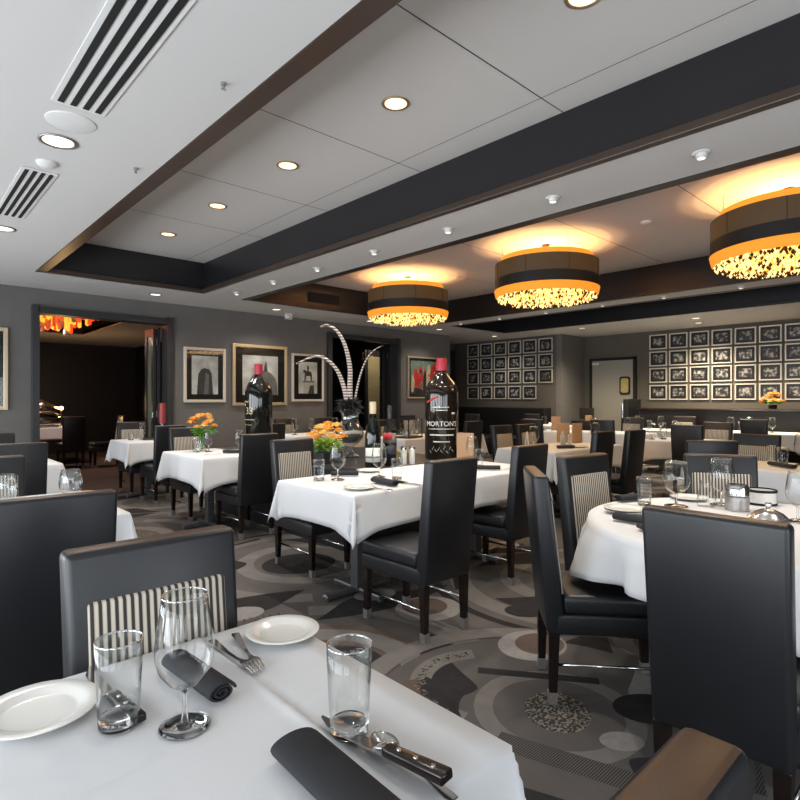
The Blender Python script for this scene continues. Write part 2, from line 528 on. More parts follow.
def medallion(cx, cy, rot, k):
    lift[0] = k * 7e-6
    A = lambda d: rot + math.radians(d)
    P = lambda r, d: (cx + r * math.cos(A(d)), cy + r * math.sin(A(d)))
    ring(cx, cy, 0.78, 0.93, A(0), A(250), 'carpet_light', 0.0004)
    ring(cx, cy, 1.00, 1.06, A(30), A(170), 'carpet_dark', 0.0005)
    disc(cx, cy, 0.62, 0.62, 'carpet_brown' if k % 2 else 'carpet', 0.0007)
    ring(cx, cy, 0.42, 0.56, A(0), A(360), 'carpet_light', 0.0010)
    disc(*P(0.08, 200), 0.30, 0.27, 'carpet_fleck' if k % 3 == 0 else 'carpet_dark', 0.0013)
    wedge(cx, cy, 0.45, 0.76, A(20), A(85), 'carpet_dark', 0.0016)
    wedge(cx, cy, 0.47, 0.76, A(140), A(190), 'carpet_dark', 0.0016)
    wedge(cx, cy, 0.95, 1.25, A(250), A(300), 'carpet_dark', 0.0016)
    disc(*P(0.98, 275), 0.15, 0.11, 'carpet_pale', 0.0019, rot=rot)
    disc(*P(0.70, 320), 0.19, 0.19, 'carpet_light', 0.0019)
    disc(*P(0.70, 320), 0.12, 0.11, 'carpet_dark', 0.0022)
    disc(*P(1.05, 205), 0.22, 0.20, 'carpet_pale' if k % 2 else 'carpet_light', 0.0019)
    disc(*P(1.07, 207), 0.15, 0.14, 'carpet_brown', 0.0022)
    bar(*P(0.35, 300), 0.62, 0.09, A(20), 'carpet_streak', 0.0025)
    bar(*P(1.10, 340), 0.75, 0.12, A(70), 'carpet_streak', 0.0025)
    bar(*P(0.88, 110), 0.44, 0.05, A(20), 'carpet_dark', 0.0025)
    for i in range(14):                                    # row of little letter-like marks
        a = 262 + i * 3.6
        q = P(0.855, a)
        bar(q[0], q[1], 0.055, 0.016, A(a + (25 if i % 2 else -30)), 'carpet_fleck', 0.0028)
        if i % 3 == 0:
            bar(q[0], q[1], 0.035, 0.014, A(a + 90), 'carpet_fleck', 0.0030)
k = 0
for iy in range(-1, 5):
    for ix in range(-1, 7):
        medallion(0.55 + ix * 2.05 + (1.02 if iy % 2 else 0) + random.uniform(-.1, .1), 0.35 + iy * 1.78 + random.uniform(-.1, .1), random.uniform(0, 6.28), k)
        k += 1
# figures of the carpet between the near table and the round table
CX, CY = 2.09, 1.28
lift[0] = 0.000317; disc(CX - .05, CY + .02, .74, .74, 'carpet', 0.0033, 44)
lift[0] = 0.000334; ring(CX - .05, CY + .02, .76, .88, 0.6, 4.4, 'carpet_light', 0.0034, 40)
lift[0] = 0.000351; ring(CX - .05, CY + .02, .93, 1.00, 2.9, 4.3, 'carpet_dark', 0.0034, 30)
lift[0] = 0.000368; ring(CX, CY, .27, .35, 0, 2 * PI, 'carpet_light', 0.0035)
lift[0] = 0.000385; disc(CX, CY, .155, .135, 'carpet_fleck', 0.0037, rot=.6)
lift[0] = 0.000402; wedge(CX, CY, .36, .62, 1.55, 2.45, 'carpet_dark', 0.0036)
lift[0] = 0.000419; wedge(CX, CY, .36, .62, 4.2, 5.0, 'carpet_dark', 0.0036)
lift[0] = 0.000436; wedge(CX, CY, .38, .62, 5.7, 6.2, 'carpet_pale', 0.0036)
lift[0] = 0.000453; disc(2.09, 1.00, .085, .062, 'carpet_pale', 0.0038, rot=-.7)
lift[0] = 0.000470; disc(2.40, 1.02, .16, .12, 'carpet_dark', 0.0038, rot=-.7)
lift[0] = 0.000487; bar(1.84, 1.04, .62, .11, -1.27, 'carpet_streak', 0.0038)
lift[0] = 0.000504; bar(1.62, .94, .50, .08, -1.20, 'carpet_dark', 0.0038)
lift[0] = 0.000521; bar(2.29, 1.51, .56, .06, -.94, 'carpet_dark', 0.0038)
lift[0] = 0.000538; disc(2.56, 1.72, .20, .17, 'carpet_pale', 0.0034)
lift[0] = 0.000555; disc(2.60, 1.70, .14, .125, 'carpet_brown', 0.0036)
lift[0] = 0.000572; disc(2.95, 2.02, .14, .10, 'carpet_dark', 0.0036, rot=-.7)
lift[0] = 0.000589; disc(1.74, 1.78, .16, .13, 'carpet_brown', 0.0036)
lift[0] = 0.000606; wedge(1.98, 1.62, .02, .26, 1.9, 3.6, 'carpet_dark', 0.0036)
lift[0] = 0.000623; ring(2.05, 1.62, .26, .36, 0.9, 3.5, 'carpet_light', 0.0035, 24)
for i in range(15):
    a = 1.05 + i * .15
    q = (2.05 + .31 * math.cos(a), 1.62 + .31 * math.sin(a))
    bar(q[0], q[1], .06, .014, a + (.5 if i % 2 else -.6), 'carpet_fleck', 0.0040)
    if i % 3 != 1: bar(q[0], q[1], .04, .012, a + 1.4, 'carpet_fleck', 0.0041)
structure(fl.build('floor', fix=False))

# ceiling: soffits, trays and end bands as one mesh
ce = MB()
def soffit(x0, x1, y0, y1):
    ce.use(M['ceiling']); ce.face([(x0, y0, ZS), (x0, y1, ZS), (x1, y1, ZS), (x1, y0, ZS)])
def tray(x0, x1, y0, y1, panel):
    ce.use(M['fascia'])
    ce.face([(x0, y0, ZS), (x0, y1, ZS), (x0, y1, ZT), (x0, y0, ZT)])
    ce.face([(x1, y0, ZS), (x1, y0, ZT), (x1, y1, ZT), (x1, y1, ZS)])
    ce.face([(x0, y1, ZS), (x1, y1, ZS), (x1, y1, ZT), (x0, y1, ZT)])
    ce.face([(x0, y0, ZS), (x0, y0, ZT), (x1, y0, ZT), (x1, y0, ZS)])
    ce.use(M[panel]); ce.face([(x0, y0, ZT), (x0, y1, ZT), (x1, y1, ZT), (x1, y0, ZT)])
TRAYS = [(1.29, 3.28, -1.6, 7.53), (3.88, 7.96, -1.6, 7.62), (8.36, 10.16, -1.6, 7.55)]
xs = [XL] + [v for t in TRAYS for v in t[:2]] + [XR]
soffit(XL, TRAYS[0][0], YB, YD)
soffit(TRAYS[0][1], TRAYS[1][0], YB, YD)
soffit(TRAYS[1][1], TRAYS[2][0], YB, YD)
soffit(TRAYS[2][1], XR, YB, YD)
for t in TRAYS:
    soffit(t[0], t[1], t[3], YD)
    soffit(t[0], t[1], YB, t[2])
tray(*TRAYS[0], 'tray'); tray(*TRAYS[1], 'tray'); tray(*TRAYS[2], 'fascia')
ce.use(M['ceiling']); ce.face([(9.6, YD, ZS), (9.6, 9.95, ZS), (XR2 + .1, 9.95, ZS), (XR2 + .1, YD, ZS)])
ce.use(M['seam'])
def seam(x0, x1, y0, y1):
    ce.face([(x0, y0, ZT - .001), (x0, y1, ZT - .001), (x1, y1, ZT - .001), (x1, y0, ZT - .001)])
for y in (0.65, 1.965, 3.28, 4.6, 5.88):
    seam(1.29, 3.28, y - .004, y + .004)
seam(3.02, 3.026, -1.6, 7.53)
for y in (0.70, 1.95, 3.2, 4.45, 5.7, 6.9):
    seam(3.88, 7.96, y - .004, y + .004)
ce.use(M['tray']); ce.face([(4.6, 8.28, ZS - .002), (4.6, 8.36, ZS - .002), (6.4, 8.36, ZS - .002), (6.4, 8.28, ZS - .002)])
structure(ce.build('ceiling', fix=False))

for i, (x0, x1, y0, y1) in enumerate(TRAYS):           # walnut lip around each tray opening
    b = MB(); wd, hh = 0.11, 0.05
    z = ZS + hh / 2 - 0.004
    b.box(((x0 + wd / 2), (y0 + y1) / 2, z), (wd, y1 - y0, hh), .006)
    b.box(((x1 - .03), (y0 + y1) / 2, z), (.06, y1 - y0, hh), .006)
    b.box(((x0 + x1) / 2, y1 - .035, z), (x1 - x0, .07, hh), .006)
    b.box(((x0 + x1) / 2, y0 + wd / 2, z), (x1 - x0, wd, hh), .006)
    structure(b.build('trim_%d' % (i + 1), M['lip'] if i == 0 else M['fascia']))

def wall_y(mb, y, x0, x1, holes, th=0.14, z1=2.80):
    """wall facing -y with rectangular openings (x0,x1,z0,z1)"""
    x = x0
    for hx0, hx1, hz0, hz1 in sorted(holes):
        if hx0 > x: mb.box(((x + hx0) / 2, y + th / 2, z1 / 2), (hx0 - x, th, z1))
        if hz1 < z1: mb.box(((hx0 + hx1) / 2, y + th / 2, (hz1 + z1) / 2), (hx1 - hx0, th, z1 - hz1))
        if hz0 > 0: mb.box(((hx0 + hx1) / 2, y + th / 2, hz0 / 2), (hx1 - hx0, th, hz0))
        x = hx1
    if x < x1: mb.box(((x + x1) / 2, y + th / 2, z1 / 2), (x1 - x, th, z1))

b = MB()
wall_y(b, YD, XL, 9.6, [(1.51, 3.20, 0, 2.47), (6.22, 7.93, 0, 2.50)])
structure(b.build('wall_back', M['wall']))
b = MB()
b.box((9.53, (YD + 9.95) / 2 + .07, 1.4), (.14, 9.95 - YD - .14, 2.8))
b.box(((9.6 + XR2) / 2, 10.02, 1.4), (XR2 - 9.46, .14, 2.8))
structure(b.build('wall_recess', M['wall']))
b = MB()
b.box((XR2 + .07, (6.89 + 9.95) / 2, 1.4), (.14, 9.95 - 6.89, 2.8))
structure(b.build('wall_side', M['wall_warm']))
b = MB()
b.box(((XR2 + XR) / 2 + .0, 6.80 + .02, 1.4), (XR - XR2, .14, 2.8))
structure(b.build('wall_return', M['wall']))
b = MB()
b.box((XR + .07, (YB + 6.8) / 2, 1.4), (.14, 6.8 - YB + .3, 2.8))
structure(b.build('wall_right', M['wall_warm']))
b = MB()
x = YB
for y0, y1 in WINDOWS:
    b.box((XL - .07, (x + y0) / 2, 1.4), (.14, y0 - x, 2.8))
    b.box((XL - .07, (y0 + y1) / 2, .2), (.14, y1 - y0, .4))
    b.box((XL - .07, (y0 + y1) / 2, 2.40), (.14, y1 - y0, .8))
    x = y1
b.box((XL - .07, (x + YD + .14) / 2, 1.4), (.14, YD + .14 - x, 2.8))
structure(b.build('wall_left', M['wall']))
b = MB()
x = XL
for x0, x1 in WINDOWS_REAR:
    b.box(((x + x0) / 2, YB - .07, 1.4), (x0 - x, .14, 2.8))
    b.box(((x0 + x1) / 2, YB - .07, .2), (x1 - x0, .14, .4))
    b.box(((x0 + x1) / 2, YB - .07, 2.40), (x1 - x0, .14, .8))
    x = x1
b.box(((x + XR + .14) / 2, YB - .07, 1.4), (XR + .14 - x, .14, 2.8))
structure(b.build('wall_front', M['wall']))
n = 0
for y0, y1 in WINDOWS:
    n += 1
    b = MB()
    for yy in (y0 + .025, (y0 + y1) / 2, y1 - .025):
        b.box((XL - .07, yy, 1.20), (.06, .05, 1.6))
    for zz in (.425, 1.975):
        b.box((XL - .07, (y0 + y1) / 2, zz), (.06, y1 - y0, .05))
    structure(b.build('window_%d' % n, M['casing']))
for x0, x1 in WINDOWS_REAR:
    n += 1
    b = MB()
    for xx in (x0 + .025, (x0 + x1) / 2, x1 - .025):
        b.box((xx, YB - .07, 1.20), (.05, .06, 1.6))
    for zz in (.425, 1.975):
        b.box(((x0 + x1) / 2, YB - .07, zz), (x1 - x0, .06, .05))
    structure(b.build('window_%d' % n, M['casing']))

# casings of the two wide openings
for i, (x0, x1, zt) in enumerate(((1.51, 3.20, 2.47), (6.22, 7.93, 2.50))):
    b = MB()
    cw = 0.085
    b.box((x0 - cw / 2 + .02, YD + .05, (zt + cw) / 2), (cw, .24, zt + cw), .004)
    b.box((x1 + cw / 2 - .02, YD + .05, (zt + cw) / 2), (cw, .24, zt + cw), .004)
    b.box(((x0 + x1) / 2, YD + .05, zt + cw / 2 - .02), (x1 - x0, .24, cw), .004)
    structure(b.build('trim_%d' % (i + 4), M['casing']))

# dark rooms beyond
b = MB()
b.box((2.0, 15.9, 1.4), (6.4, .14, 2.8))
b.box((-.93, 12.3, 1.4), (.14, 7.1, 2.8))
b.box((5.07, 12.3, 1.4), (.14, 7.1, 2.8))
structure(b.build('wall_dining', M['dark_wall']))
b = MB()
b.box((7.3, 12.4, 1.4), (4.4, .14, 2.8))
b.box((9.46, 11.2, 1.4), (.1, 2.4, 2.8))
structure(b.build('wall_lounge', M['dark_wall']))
b = MB()
b.use(M['ceiling'])
zc = 2.70
b.box((.1, 12.3, zc + .04), (2.0, 7.0, .08)); b.box((4.1, 12.3, zc + .04), (1.8, 7.0, .08))
b.box((2.15, 9.15, zc + .04), (2.1, .8, .08)); b.box((2.15, 14.7, zc + .04), (2.1, 2.3, .08))
b.use(M['fascia']); b.box((2.15, 11.5, 3.05), (2.3, 5, .05))
b.box((1.08, 11.55, 2.9), (.04, 4.0, .36)); b.box((3.22, 11.55, 2.9), (.04, 4.0, .36)); b.box((2.15, 13.53, 2.9), (2.1, .04, .36))
b.box((7.3, 10.6, 2.75), (4.4, 3.7, .05))
structure(b.build('ceiling_dining'))

# grey service door with vision panel on the right wall; dark door in the recess
b = MB(); b.box((XR - .02, 6.04, 1.1), (.05, 1.02, 2.20), .004)
d1 = structure(b.build('door_1', M['door_grey']))
b = MB()
for yy in (5.525, 6.555): b.box((XR - .03, yy, 1.125), (.08, .06, 2.25), .004)
b.box((XR - .03, 6.04, 2.225), (.08, 1.09, .06), .004)
b.build('door_casing', M['grille'], d1)
b = MB()
pts = []
for cx_, cy_, a0 in ((.07, .15, 0), (-.07, .15, 90), (-.07, -.15, 180), (.07, -.15, 270)):
    for q in range(5):
        a = math.radians(a0 + q * 22.5); pts.append((cx_ + .05 * math.cos(a), cy_ + .05 * math.sin(a)))
mt = Matrix.Translation((XR - .05, 5.74, 1.62)) @ Matrix.Rotation(-PI / 2, 4, 'Z') @ Matrix.Rotation(PI / 2, 4, 'X')
b.prism(pts, 0, .02, mt)
vp = b.build('vision_panel', M['grille'], d1)
b = MB()
b.prism([(p[0] * .72, p[1] * .8) for p in pts], .018, .025, mt)
b.build('pane', mat('yellowish_pane', (0.42, 0.36, 0.13), 0.2, noise=.4, nscale=14), vp)
b = MB(); b.box((XR - .05, 6.44, 2.13), (.02, .16, .05)); b.build('door_closer', M['white'], d1)
b = MB(); b.box((11.18 - .02 - .3, 9.93, 1.3), (.62, .05, 2.6), .004)
structure(b.build('door_2', M['casing']))
b = MB()
b.box(((XL + 1.45) / 2, YD - .008, .06), (1.45 - XL, .016, .12)); b.box(((3.27 + 6.16) / 2, YD - .008, .06), (6.16 - 3.27, .016, .12)); b.box(((8.0 + 9.6) / 2, YD - .008, .06), (1.6, .016, .12))
structure(b.build('baseboard_back', M['casing']))

# ------------------------------------------------------------------ chairs
def make_chair():
    root = empty('dining_chair')
    b = MB()
    y0f, y0r, y1f, y1r = -.185, -.268, -.262, -.330       # front and rear faces at the foot and the top of the back
    wb, wt = .198, .206
    b.use(M['leather'])
    b.hexa([(-wb, y0r, .31), (wb, y0r, .31), (wb, y0f, .31), (-wb, y0f, .31),
            (-wt, y1r, .99), (wt, y1r, .99), (wt, y1f, .99), (-wt, y1f, .99)], .016, 3)
    b.use(M['leather_brown'])  # upward-facing faces at the top of the back are brown
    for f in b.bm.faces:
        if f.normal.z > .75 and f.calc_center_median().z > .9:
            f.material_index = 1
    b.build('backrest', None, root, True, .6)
    b = MB()                                                # striped pad on the front of the back
    yf = lambda z: y0f + (y1f - y0f) * (z - .31) / .68
    z0, z1, hw = .47, .882, .164
    b.hexa([(-hw, yf(z0) - .01, z0), (hw, yf(z0) - .01, z0), (hw, yf(z0) + .012, z0), (-hw, yf(z0) + .012, z0),
            (-hw, yf(z1) - .01, z1), (hw, yf(z1) - .01, z1), (hw, yf(z1) + .009, z1), (-hw, yf(z1) + .009, z1)], .008, 3)
    tag(b.build('back_pad', M['stripe'], root, True, .8), 'cream and black striped back pad')
    b = MB()
    b.box((0, .035, .437), (.405, .47, .085), .026, 4)
    b.build('seat', M['leather'], root, True, .9)
    b = MB()
    b.box((0, .02, .352), (.40, .50, .088), .012, 3)
    b.build('seat_frame', M['leather'], root, True, .7)
    legs = {}
    for sx in (-1, 1):
        for y, s in ((-.238, -1), (.24, 1)):
            b = MB()
            x = sx * .172
            h1, h0 = .024, .016
            yb = y + s * .004
            b.hexa([(x - h0, yb - h0, .0), (x + h0, yb - h0, .0), (x + h0, yb + h0, .0), (x - h0, yb + h0, .0),
                    (x - h1, y - h1, .315), (x + h1, y - h1, .315), (x + h1, y + h1, .315), (x - h1, y + h1, .315)], .003, 1)
            l = b.build('leg', M['wood'], root)
            b = MB(); e0, e1 = h0 + .002, h0 + .0035
            b.hexa([(x - e0, yb - e0, .0), (x + e0, yb - e0, .0), (x + e0, yb + e0, .0), (x - e0, yb + e0, .0),
                    (x - e1, yb - e1, .055), (x + e1, yb - e1, .055), (x + e1, yb + e1, .055), (x - e1, yb + e1, .055)])
            b.build('foot_cap', M['cap'], l)
    for sx in (-1, 1):
        b = MB()
        b.tube([(sx * .172, -.235, .17), (sx * .172, .235, .17)], .007, 8)
        b.build('stretcher', M['chrome'], root, True)
    return root
CH = Kind(make_chair)
FY, FNY, FX, FNX = 0.0, PI, -PI / 2, PI / 2          # which way the sitter looks
def face(dx, dy): return math.atan2(dy, dx) - PI / 2
CHAIRS = [
 # x, y, rz, label, group
 (.478, 1.085, FNY, 'striped leather chair across the near table, behind the foreground glasses', 'chairs at the near table'),
 (.415, .49, FY, 'brown-topped chair cut off at the bottom edge of the picture', 'chairs at the near table'),
 (.44, 2.51, FY, 'large plain chair back at far left, directly behind the near striped chair', 'chairs at the left tables'),
 (.43, 3.65, FNY, 'chair facing us at far left behind the stemless glass, mostly cut off', 'chairs at the left tables'),
 (.75, 5.31, FY, 'plain dark chair back at far left, third one back', 'chairs at the left tables'),
 (.78, 6.38, FNY, 'brownish chair top at the far left edge below the wall picture', 'chairs at the left tables'),
 (2.66, 8.30, FNY, 'chair facing us behind the small white table in the doorway', 'chairs at the left tables'),
 (2.67, 7.42, FY, 'chair seen from behind at the doorway table, left of the orange roses', 'chairs at the left tables'),
 (2.60, 6.18, FNY, 'chair with pale back pad tucked under the rose table', 'chairs at the left tables'),
 (2.65, 5.13, FY, 'plain chair back between the rose table and the striped chair', 'chairs at the middle tables'),
 (2.50, 3.72, FNY, 'striped chair beside the orange flower box, tucked at the middle table', 'chairs at the middle tables'),
 (2.315, 2.37, FY, 'big plain chair back in front of the tall lettered bottle', 'chairs at the middle tables'),
 (3.44, 2.62, FY, 'plain chair back at the right half of the long middle table', 'chairs at the middle tables'),
 (2.415, 1.255, face(.66, -.75), 'chair seen side-on with a brown top, left of the round table', 'chairs around the round table'),
 (3.03, 1.41, face(-.10, -1), 'striped chair facing us at the left back of the round table', 'chairs around the round table'),
 (2.045, .570, FX, 'largest black chair back, near right, over the round table', 'chairs around the round table'),
 (3.41, 1.01, face(-.87, -.49), 'striped chair facing us across the round table behind the wine glasses', 'chairs around the round table'),
 (5.42, 3.08, FY, 'small plain chair back in front of the menu table, left one', 'chairs at the right tables'),
 (5.93, 2.98, FY, 'tall plain chair back right of its twin at the menu table', 'chairs at the right tables'),
 (5.74, 4.02, FNY, 'striped chair facing us behind the menu table, left of two', 'chairs at the right tables'),
 (6.27, 4.02, FNY, 'striped chair facing us behind the menu table, right of two', 'chairs at the right tables'),
 (7.82, 2.75, FX, 'grey-lit plain chair back before the far white table, above the round table', 'chairs at the right tables'),
 (8.47, 2.78, FNX, 'chair with tan pad facing us across the far white table', 'chairs at the right tables'),
 (5.08, 1.78, face(.75, .66), 'dark chair top just visible behind the striped round-table chair', 'chairs at the right tables'),
 (5.74, 1.58, FNX, 'striped chair facing us at the right table below the orange bouquet', 'chairs at the right tables'),
 (10.60, 2.74, FX, 'small blue-grey chair back near the banquette below the orange bouquet', 'chairs by the banquette'),
 (10.90, 4.12, FNX, 'chair facing us near the banquette below the gallery wall', 'chairs by the banquette'),
 (9.50, 4.49, FNX, 'chair with tan pad facing us in front of the grey door', 'chairs by the banquette'),
 (8.72, 4.35, FX, 'dark chair back left of the tan-pad chair before the grey door', 'chairs by the banquette'),
 (8.10, 5.25, FX, 'plain chair back standing in front of the wall corner', 'chairs by the banquette'),
 (6.54, 5.72, FY, 'plain chair back right of the tall lettered bottle, beyond the middle table', 'chairs at the far tables'),
 (6.02, 5.75, FY, 'chair back mostly hidden by the tall lettered bottle', 'chairs at the far tables'),
 (5.95, 6.45, FNY, 'chair facing us at the far pale table behind the red-label bottle', 'chairs at the far tables'),
 (3.90, 7.05, FY, 'dark chair top right of the black display bottle', 'chairs at the far tables'),
 (5.05, 8.05, FNY, 'brown chair top against the wall below the largest picture', 'chairs at the far tables'),
 (5.85, 8.05, FNY, 'brown chair top against the wall below the rider picture', 'chairs at the far tables'),
 (7.95, 8.05, FNY, 'low dark chair top below the colourful painting', 'chairs at the far tables'),
 (9.95, 8.05, FX, 'black chair back before the far wall of small frames', 'chairs at the far tables'),
 (10.30, 7.12, FNX, 'brownish chair top at the foot of the far framed wall', 'chairs at the far tables'),
 (2.67, 12.2, FY, 'dark chair back in the room beyond the doorway', 'chairs in the room beyond'),
 (3.25, 12.0, FNX, 'brown-seated chair seen side-on in the room beyond the doorway', 'chairs in the room beyond'),
]
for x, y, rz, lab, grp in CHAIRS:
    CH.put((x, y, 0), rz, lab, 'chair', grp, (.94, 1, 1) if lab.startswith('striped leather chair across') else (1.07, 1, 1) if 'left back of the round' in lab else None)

# ------------------------------------------------------------------ tables and cloths
TZ = 0.75
def make_table(x0, x1, y0, y1, label, posts=1):
    cx, cy = (x0 + x1) / 2, (y0 + y1) / 2
    root = empty('dining_table', (cx, cy, 0), 0, label, 'table')
    b = MB(); b.box((0, 0, TZ - .02), (x1 - x0, y1 - y0, .036), .004)
    b.build('tabletop', M['tabletop'], root)
    w_ = x1 - x0
    offs = [0] if posts == 1 else [-w_ / 2 + .36, w_ / 2 - .36]
    for ox in offs:
        b = MB(); b.box((ox, 0, .37), (.075, .075, .69), .006)
        p = b.build('pedestal', M['pedestal'], root)
        b = MB()
        b.box((ox, 0, .03), (.56, .055, .035), .012); b.box((ox, 0, .03), (.055, .50, .035), .012)
        for q in ((.26, 0), (-.26, 0), (0, .23), (0, -.23)):
            b.lathe([(0, 0), (.02, 0), (.02, .014), (0, .014)], 10, (ox + q[0], q[1], 0))
        b.build('foot', M['pedestal'], p)
    return root

def make_cloth(x0, x1, y0, y1, label, drop=.24, seed=0, name='tablecloth', creases=(), amp=1.0):
    rnd = random.Random(seed)
    w_, d_ = x1 - x0, y1 - y0
    cx, cy = (x0 + x1) / 2, (y0 + y1) / 2
    hw, hd = w_ / 2 + .004, d_ / 2 + .004
    def axis(h):
        n = max(10, int(h * 2 / .05))
        core = [-h + 2 * h * i / n for i in range(n + 1)]
        out = [h + drop * t for t in (.03, .08, .16, .27, .4, .54, .7, .85, 1.0)]
        return [-v for v in out[::-1]] + core + out
    us, vs_ = axis(hw), axis(hd)
    for kind, pos, hgt in creases:
        e = [pos - (cx if kind == 'x' else cy) + q for q in (-.03, -.018, -.011, -.006, 0, .006, .011, .018, .03)]
        if kind == 'x': us = sorted(us + e)
        else: vs_ = sorted(vs_ + e)
    ph = [rnd.uniform(0, 6.28) for _ in range(6)]
    bm = bmesh.new(); grid = []
    for u in us:
        row = []
        for v in vs_:
            ox, oy = max(0, abs(u) - hw), max(0, abs(v) - hd)
            sx, sy = (1 if u > 0 else -1), (1 if v > 0 else -1)
            r = math.hypot(ox, oy)
            X, Y = max(-hw, min(hw, u)), max(-hd, min(hd, v))
            z = 0.0
            if r > 0:
                th = math.atan2(oy, ox); dg = math.sin(2 * th)
                q_ = v if ox > oy else u
                wav = amp * (0.012 * math.sin(8 * q_ + ph[0] + (1 if sx > 0 else 2) * ph[1]) + .010 * abs(math.sin(10.5 * q_ + ph[2])) ** 3 + .004 * math.sin(31 * q_ + ph[5]))
                d_ = 0 if (ox > 0 and oy > 0) else (hd - abs(v) if ox > 0 else hw - abs(u))
                r *= (1.32 - .30 * dg) if d_ == 0 else 1 + .32 * math.exp(-max(0, d_) / .11)
                out = r * (.10 + .15 * dg ** 1.5) + wav * (r / drop) * (1 - dg) + .004 * min(1, r / .02)
                out = max(.003, out)
                X += sx * out * math.cos(th); Y += sy * out * math.sin(th)
                z = -math.sqrt(max(0, r * r - out * out * .8))
            else:
                z = 0.0006 * math.sin(7 * u + ph[3]) * math.sin(9 * v + ph[4])
                for kind, pos, hgt in creases:
                    t = (u if kind == 'x' else v) + (cx if kind == 'x' else cy) - pos
                    z += hgt * math.exp(-(t / .010) ** 2) - hgt * .7 * math.exp(-((t - .016) / .010) ** 2)
            row.append(bm.verts.new((X, Y, z + .006)))
        grid.append(row)
    for i in range(len(us) - 1):
        for j in range(len(vs_) - 1):
            f = bm.faces.new((grid[i][j], grid[i + 1][j], grid[i + 1][j + 1], grid[i][j + 1]))
            f.smooth = True
    me = bpy.data.meshes.new(name); bm.to_mesh(me); bm.free(); me.materials.append(M['cloth'])
    o = bpy.data.objects.new(name, me); COL.objects.link(o)
    o.location = (cx, cy, TZ - .002)
    m = o.modifiers.new('thick', 'SOLIDIFY'); m.thickness = .0025; m.offset = 1
    return tag(o, label, 'tablecloth', 'white tablecloths')

TABLES = [
 (-.20, .745, .55, 1.285, 'near table under the foreground glasses, mostly hidden by its cloth', 'white cloth of the near table filling the lower left corner', 1),
 (0.00, .90, 2.95, 3.86, 'table at far left between two black chairs, hidden by its cloth', 'white cloth corner peeking out behind the large left chair', 1),
 (.20, 1.16, 5.60, 6.45, 'table at the left edge behind the third chair back', 'white cloth edge beside the third chair back at far left', 1),
 (2.33, 3.05, 7.62, 8.38, 'small square table in front of the wide doorway', 'white cloth with hanging corners on the doorway table', 1),
 (2.23, 2.80, 5.14, 6.14, 'table under the orange roses, dark legs below its cloth', 'white cloth with pointed corners under the orange roses', 1),
 (2.03, 4.00, 2.58, 3.42, 'long middle table with grey pedestal and polished cross foot', 'long white cloth on the middle table with the bottles behind', 2),
 (5.20, 6.70, 3.22, 3.95, 'table with tan menus behind the right chairs', 'warm-lit white cloth under the tan menus', 1),
 (7.75, 8.52, 2.30, 3.40, 'far table with stacked glasses beneath the gallery wall', 'white cloth under the cluster of glasses below the gallery wall', 1),
 (5.10, 5.88, .90, 1.62, 'right-hand table with a rolled napkin, behind the round table', 'white cloth with rolled napkin at the right edge of picture', 1),
 (8.78, 9.48, 3.95, 4.88, 'table in front of the grey door between two chairs', 'white cloth of the table before the grey door', 1),
 (8.50, 9.25, 4.98, 5.75, 'table standing near the projecting wall corner', 'white cloth of the table near the projecting wall corner', 1),
 (10.62, 11.26, 2.15, 3.30, 'table at the banquette below the orange bouquet', 'white cloth of the banquette table below the orange bouquet', 1),
 (10.15, 10.86, 3.80, 4.75, 'banquette table left of the one below the bouquet', 'white cloth of the left banquette table', 1),
 (5.30, 7.00, 5.62, 6.42, 'far table with glass rack behind the red-label bottle', 'pale cloth of the far table with the glass rack', 1),
 (4.55, 6.30, 7.20, 7.92, 'table by the wall below the three monochrome pictures', 'white cloth by the wall below the three monochrome pictures', 1),
 (10.30, 10.95, 6.25, 7.00, 'table with candle at the far framed wall', 'white cloth under the candle at the far framed wall', 1),
 (1.60, 2.95, 12.75, 13.7, 'buffet table in the room beyond the doorway', 'dark-lit cloth of the buffet beyond the doorway', 1),
]
for i, (x0, x1, y0, y1, lt, lc, posts) in enumerate(TABLES):
    make_table(x0, x1, y0, y1, lt, posts)
    cr = ()
    if i == 0: cr = (('x', .545, .0035), ('y', .885, .0014))
    make_cloth(x0, x1, y0, y1, lc, {0: .25, 3: .23, 4: .245, 5: .21}.get(i, .24), i, creases=cr, amp=.08 if i == 0 else 1.0)

# round table
RX, RY, RR = 2.86, .75, .71
root = empty('dining_table', (RX, RY, 0), 0, 'round table at right ringed by four black chairs', 'table')
b = MB(); b.lathe([(0, TZ - .038), (RR, TZ - .038), (RR, TZ - .003), (0, TZ - .003)], 48); b.build('tabletop', M['tabletop'], root)
b = MB(); b.lathe([(0, .05), (.05, .05), (.045, TZ - .04), (0, TZ - .04)], 20); p = b.build('pedestal', M['pedestal'], root, True, .6)
b = MB(); b.box((0, 0, .025), (.7, .06, .04), .012); b.box((0, 0, .025), (.06, .7, .04), .012); b.build('foot', M['chrome'], p)
bm = bmesh.new(); N = 120; rings = []
radii = [0.0] + [RR * t for t in (.25, .5, .7, .85, .95, 1.0)] + [None] * 9
for k, r in enumerate(radii):
    if k == 0: rings.append([bm.verts.new((0, 0, .004))]); continue
    row = []
    for i in range(N):
        a = 2 * PI * i / N
        if r is not None:
            row.append(bm.verts.new((r * math.cos(a), r * math.sin(a), .004)))
        else:
            t = (k - 6) / 9
            drop = .205 + .055 * abs(math.cos(2 * (a - .55))) ** 3
            L = drop * t
            out = .012 + L * (.10 + .16 * abs(math.cos(2 * (a - .55))) ** 4) + .034 * t * math.sin(11 * a + .7) + .016 * t * math.sin(23 * a)
            rr = RR + out * min(1, t * 3)
            row.append(bm.verts.new((rr * math.cos(a), rr * math.sin(a), .004 - L * .97)))
    rings.append(row)
